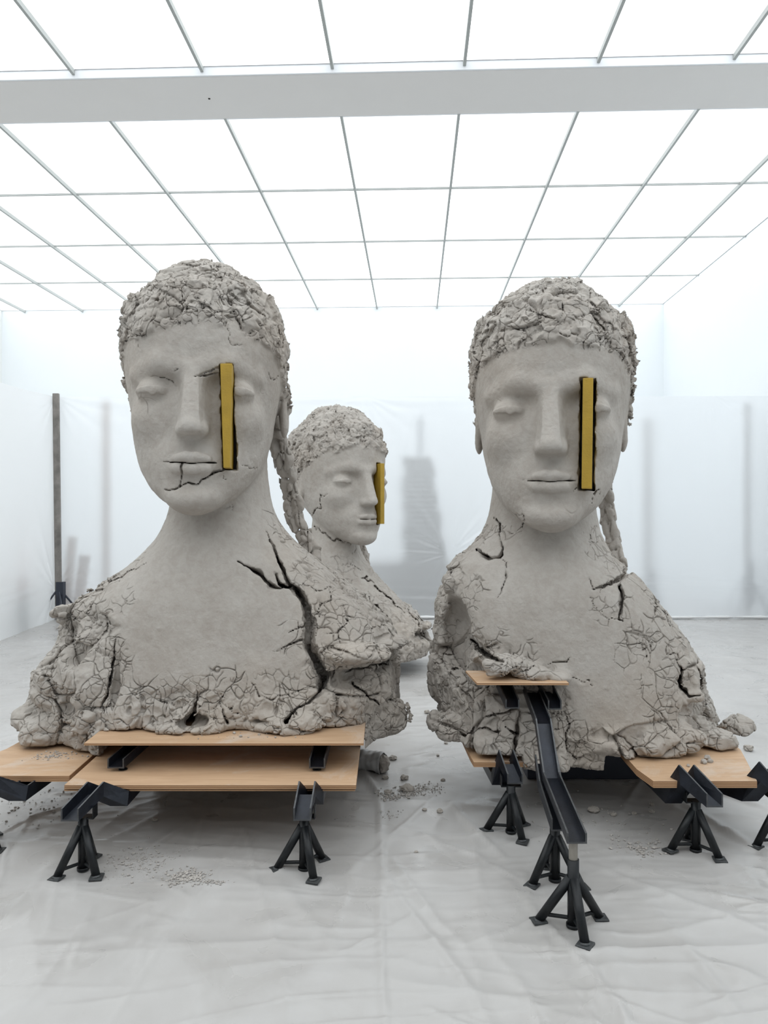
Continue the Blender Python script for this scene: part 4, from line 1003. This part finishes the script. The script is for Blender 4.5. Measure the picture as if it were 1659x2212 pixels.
def dust(cpts, n, spread, label, seed, rmax=.009, z=None, sz=(1, 1)):
    rs = random.Random(seed); bm = bmesh.new(); base = G(*cpts, z or 0)
    for k in range(n):
        a = rs.gauss(0, spread*sz[0]); b = rs.gauss(0, spread*sz[1]); r = rmax*rs.random()**2+.0012
        zz = float(floor_height(np.array([[base.x+a]]), np.array([[base.y+b]]))[0, 0])-.003 if z is None else 0
        q = bmesh.ops.create_icosphere(bm, subdivisions=1, radius=r)
        M = Matrix.Translation((a, b, zz+r*.35)) @ Matrix.Rotation(rs.random()*3, 4, 'Z') @ Matrix.Diagonal((1, rs.uniform(.5, 1), .6, 1))
        bmesh.ops.transform(bm, matrix=M, verts=q['verts'])
        for v in q['verts']: v.co += Vector((rs.gauss(0, r*.2), rs.gauss(0, r*.2), 0))
    o = obj('clay_crumbs', bm, MT['dust']); o.location = (base.x, base.y, z or 0); tag(o, label, 'clay crumbs', kind='stuff'); return o
dust((400, 1899), 420, .045, 'patch of fine clay crumbs on the sheet in front of the left bust', 1, .007, sz=(1, .8))
dust((462, 1912), 120, .020, 'narrow streak of clay dust right of the crumb patch before the left bust', 2, .004, sz=(1.4, .5))
dust((300, 1862), 300, .07, 'loose clay crumbs right of the left front jack stand', 3, .006, sz=(1.2, 1))
dust((880, 1712), 200, .05, 'loose clay crumbs around the rubble pile between the busts', 4, .009)
dust((838, 1722), 90, .03, 'clay crumbs in a heap beside the plywood right edge', 5, .009)
dust((925, 1705), 160, .045, 'fine brownish clay dust right of the rubble pile in the aisle', 6, .005)
dust((840, 1762), 50, .03, 'few clay crumbs at the foot of the sheet fold in the aisle', 7, .006)
dust((1392, 1832), 170, .055, 'clay crumbs on the sheet left of the right corner jack stand', 8, .009, sz=(1, .8))
dust((1300, 1775), 120, .14, 'clay crumbs scattered in the shade under the right bust', 9, .008, sz=(1.2, 1))
dust((50, 1745), 150, .16, 'dirt and crumbs on the sheet under the far left plywood board', 10, .009, sz=(1.2, 1))
dust((120, 1632), 150, .05, 'clay crumbs spilt on the far left plywood board', 11, .006, z=.3305, sz=(1.3, .8))
dust((420, 1590), 40, .22, 'fine crumbs strewn along the raised plywood board', 12, .004, z=.4745, sz=(1.6, .15))
# wrapped roll of clay beside the left bust
def roll():
    a, b = P(752, 1640, 3.0), None
    A = Vector((-.22, 4.72, .062)); B = Vector((-.005, 4.62, .055)); n = 40; m = 28; d = (B-A); L = d.length; d.normalize(); s = d.cross(Vector((0, 0, 1))).normalized()
    t = empty('wrapped_clay_roll', ((A+B)/2).xy.to_3d()); tag(t, 'grey clay roll wrapped in plastic lying on the floor right of the left bust boards', 'clay roll'); o0 = t.location
    bm = bmesh.new(); rows = []
    for i in range(n):
        u = i/(n-1); c = A+d*L*u; rr = .062*(1-.06*math.cos(u*9))*(1 if i < n-1 else .96); row = []
        for k in range(m):
            th = k/m*2*PI; r = rr*(1+.05*math.sin(th*3+u*11)+.04*math.sin(th*7-u*17)+.03*math.sin(u*40+th)); v = c+s*r*math.cos(th)+Vector((0, 0, max(r*math.sin(th), -.058)))
            row.append(bm.verts.new(v-o0))
        if rows:
            for k in range(m): bm.faces.new((rows[-1][k], rows[-1][(k+1) % m], row[(k+1) % m], row[k]))
        rows.append(row)
    bm.faces.new(rows[0][::-1]); obj('plastic_wrap', bm, plain('greyish_wrap', (.42, .42, .42), .45), t, True)
    me = lump_mesh('clay_end', .058, 77, 1.0); o = link_mesh('clay_core', me, MT['clay'], t); o.location = B-o0-Vector((0, 0, .05)); o.scale = (.7, .8, .95)
roll()
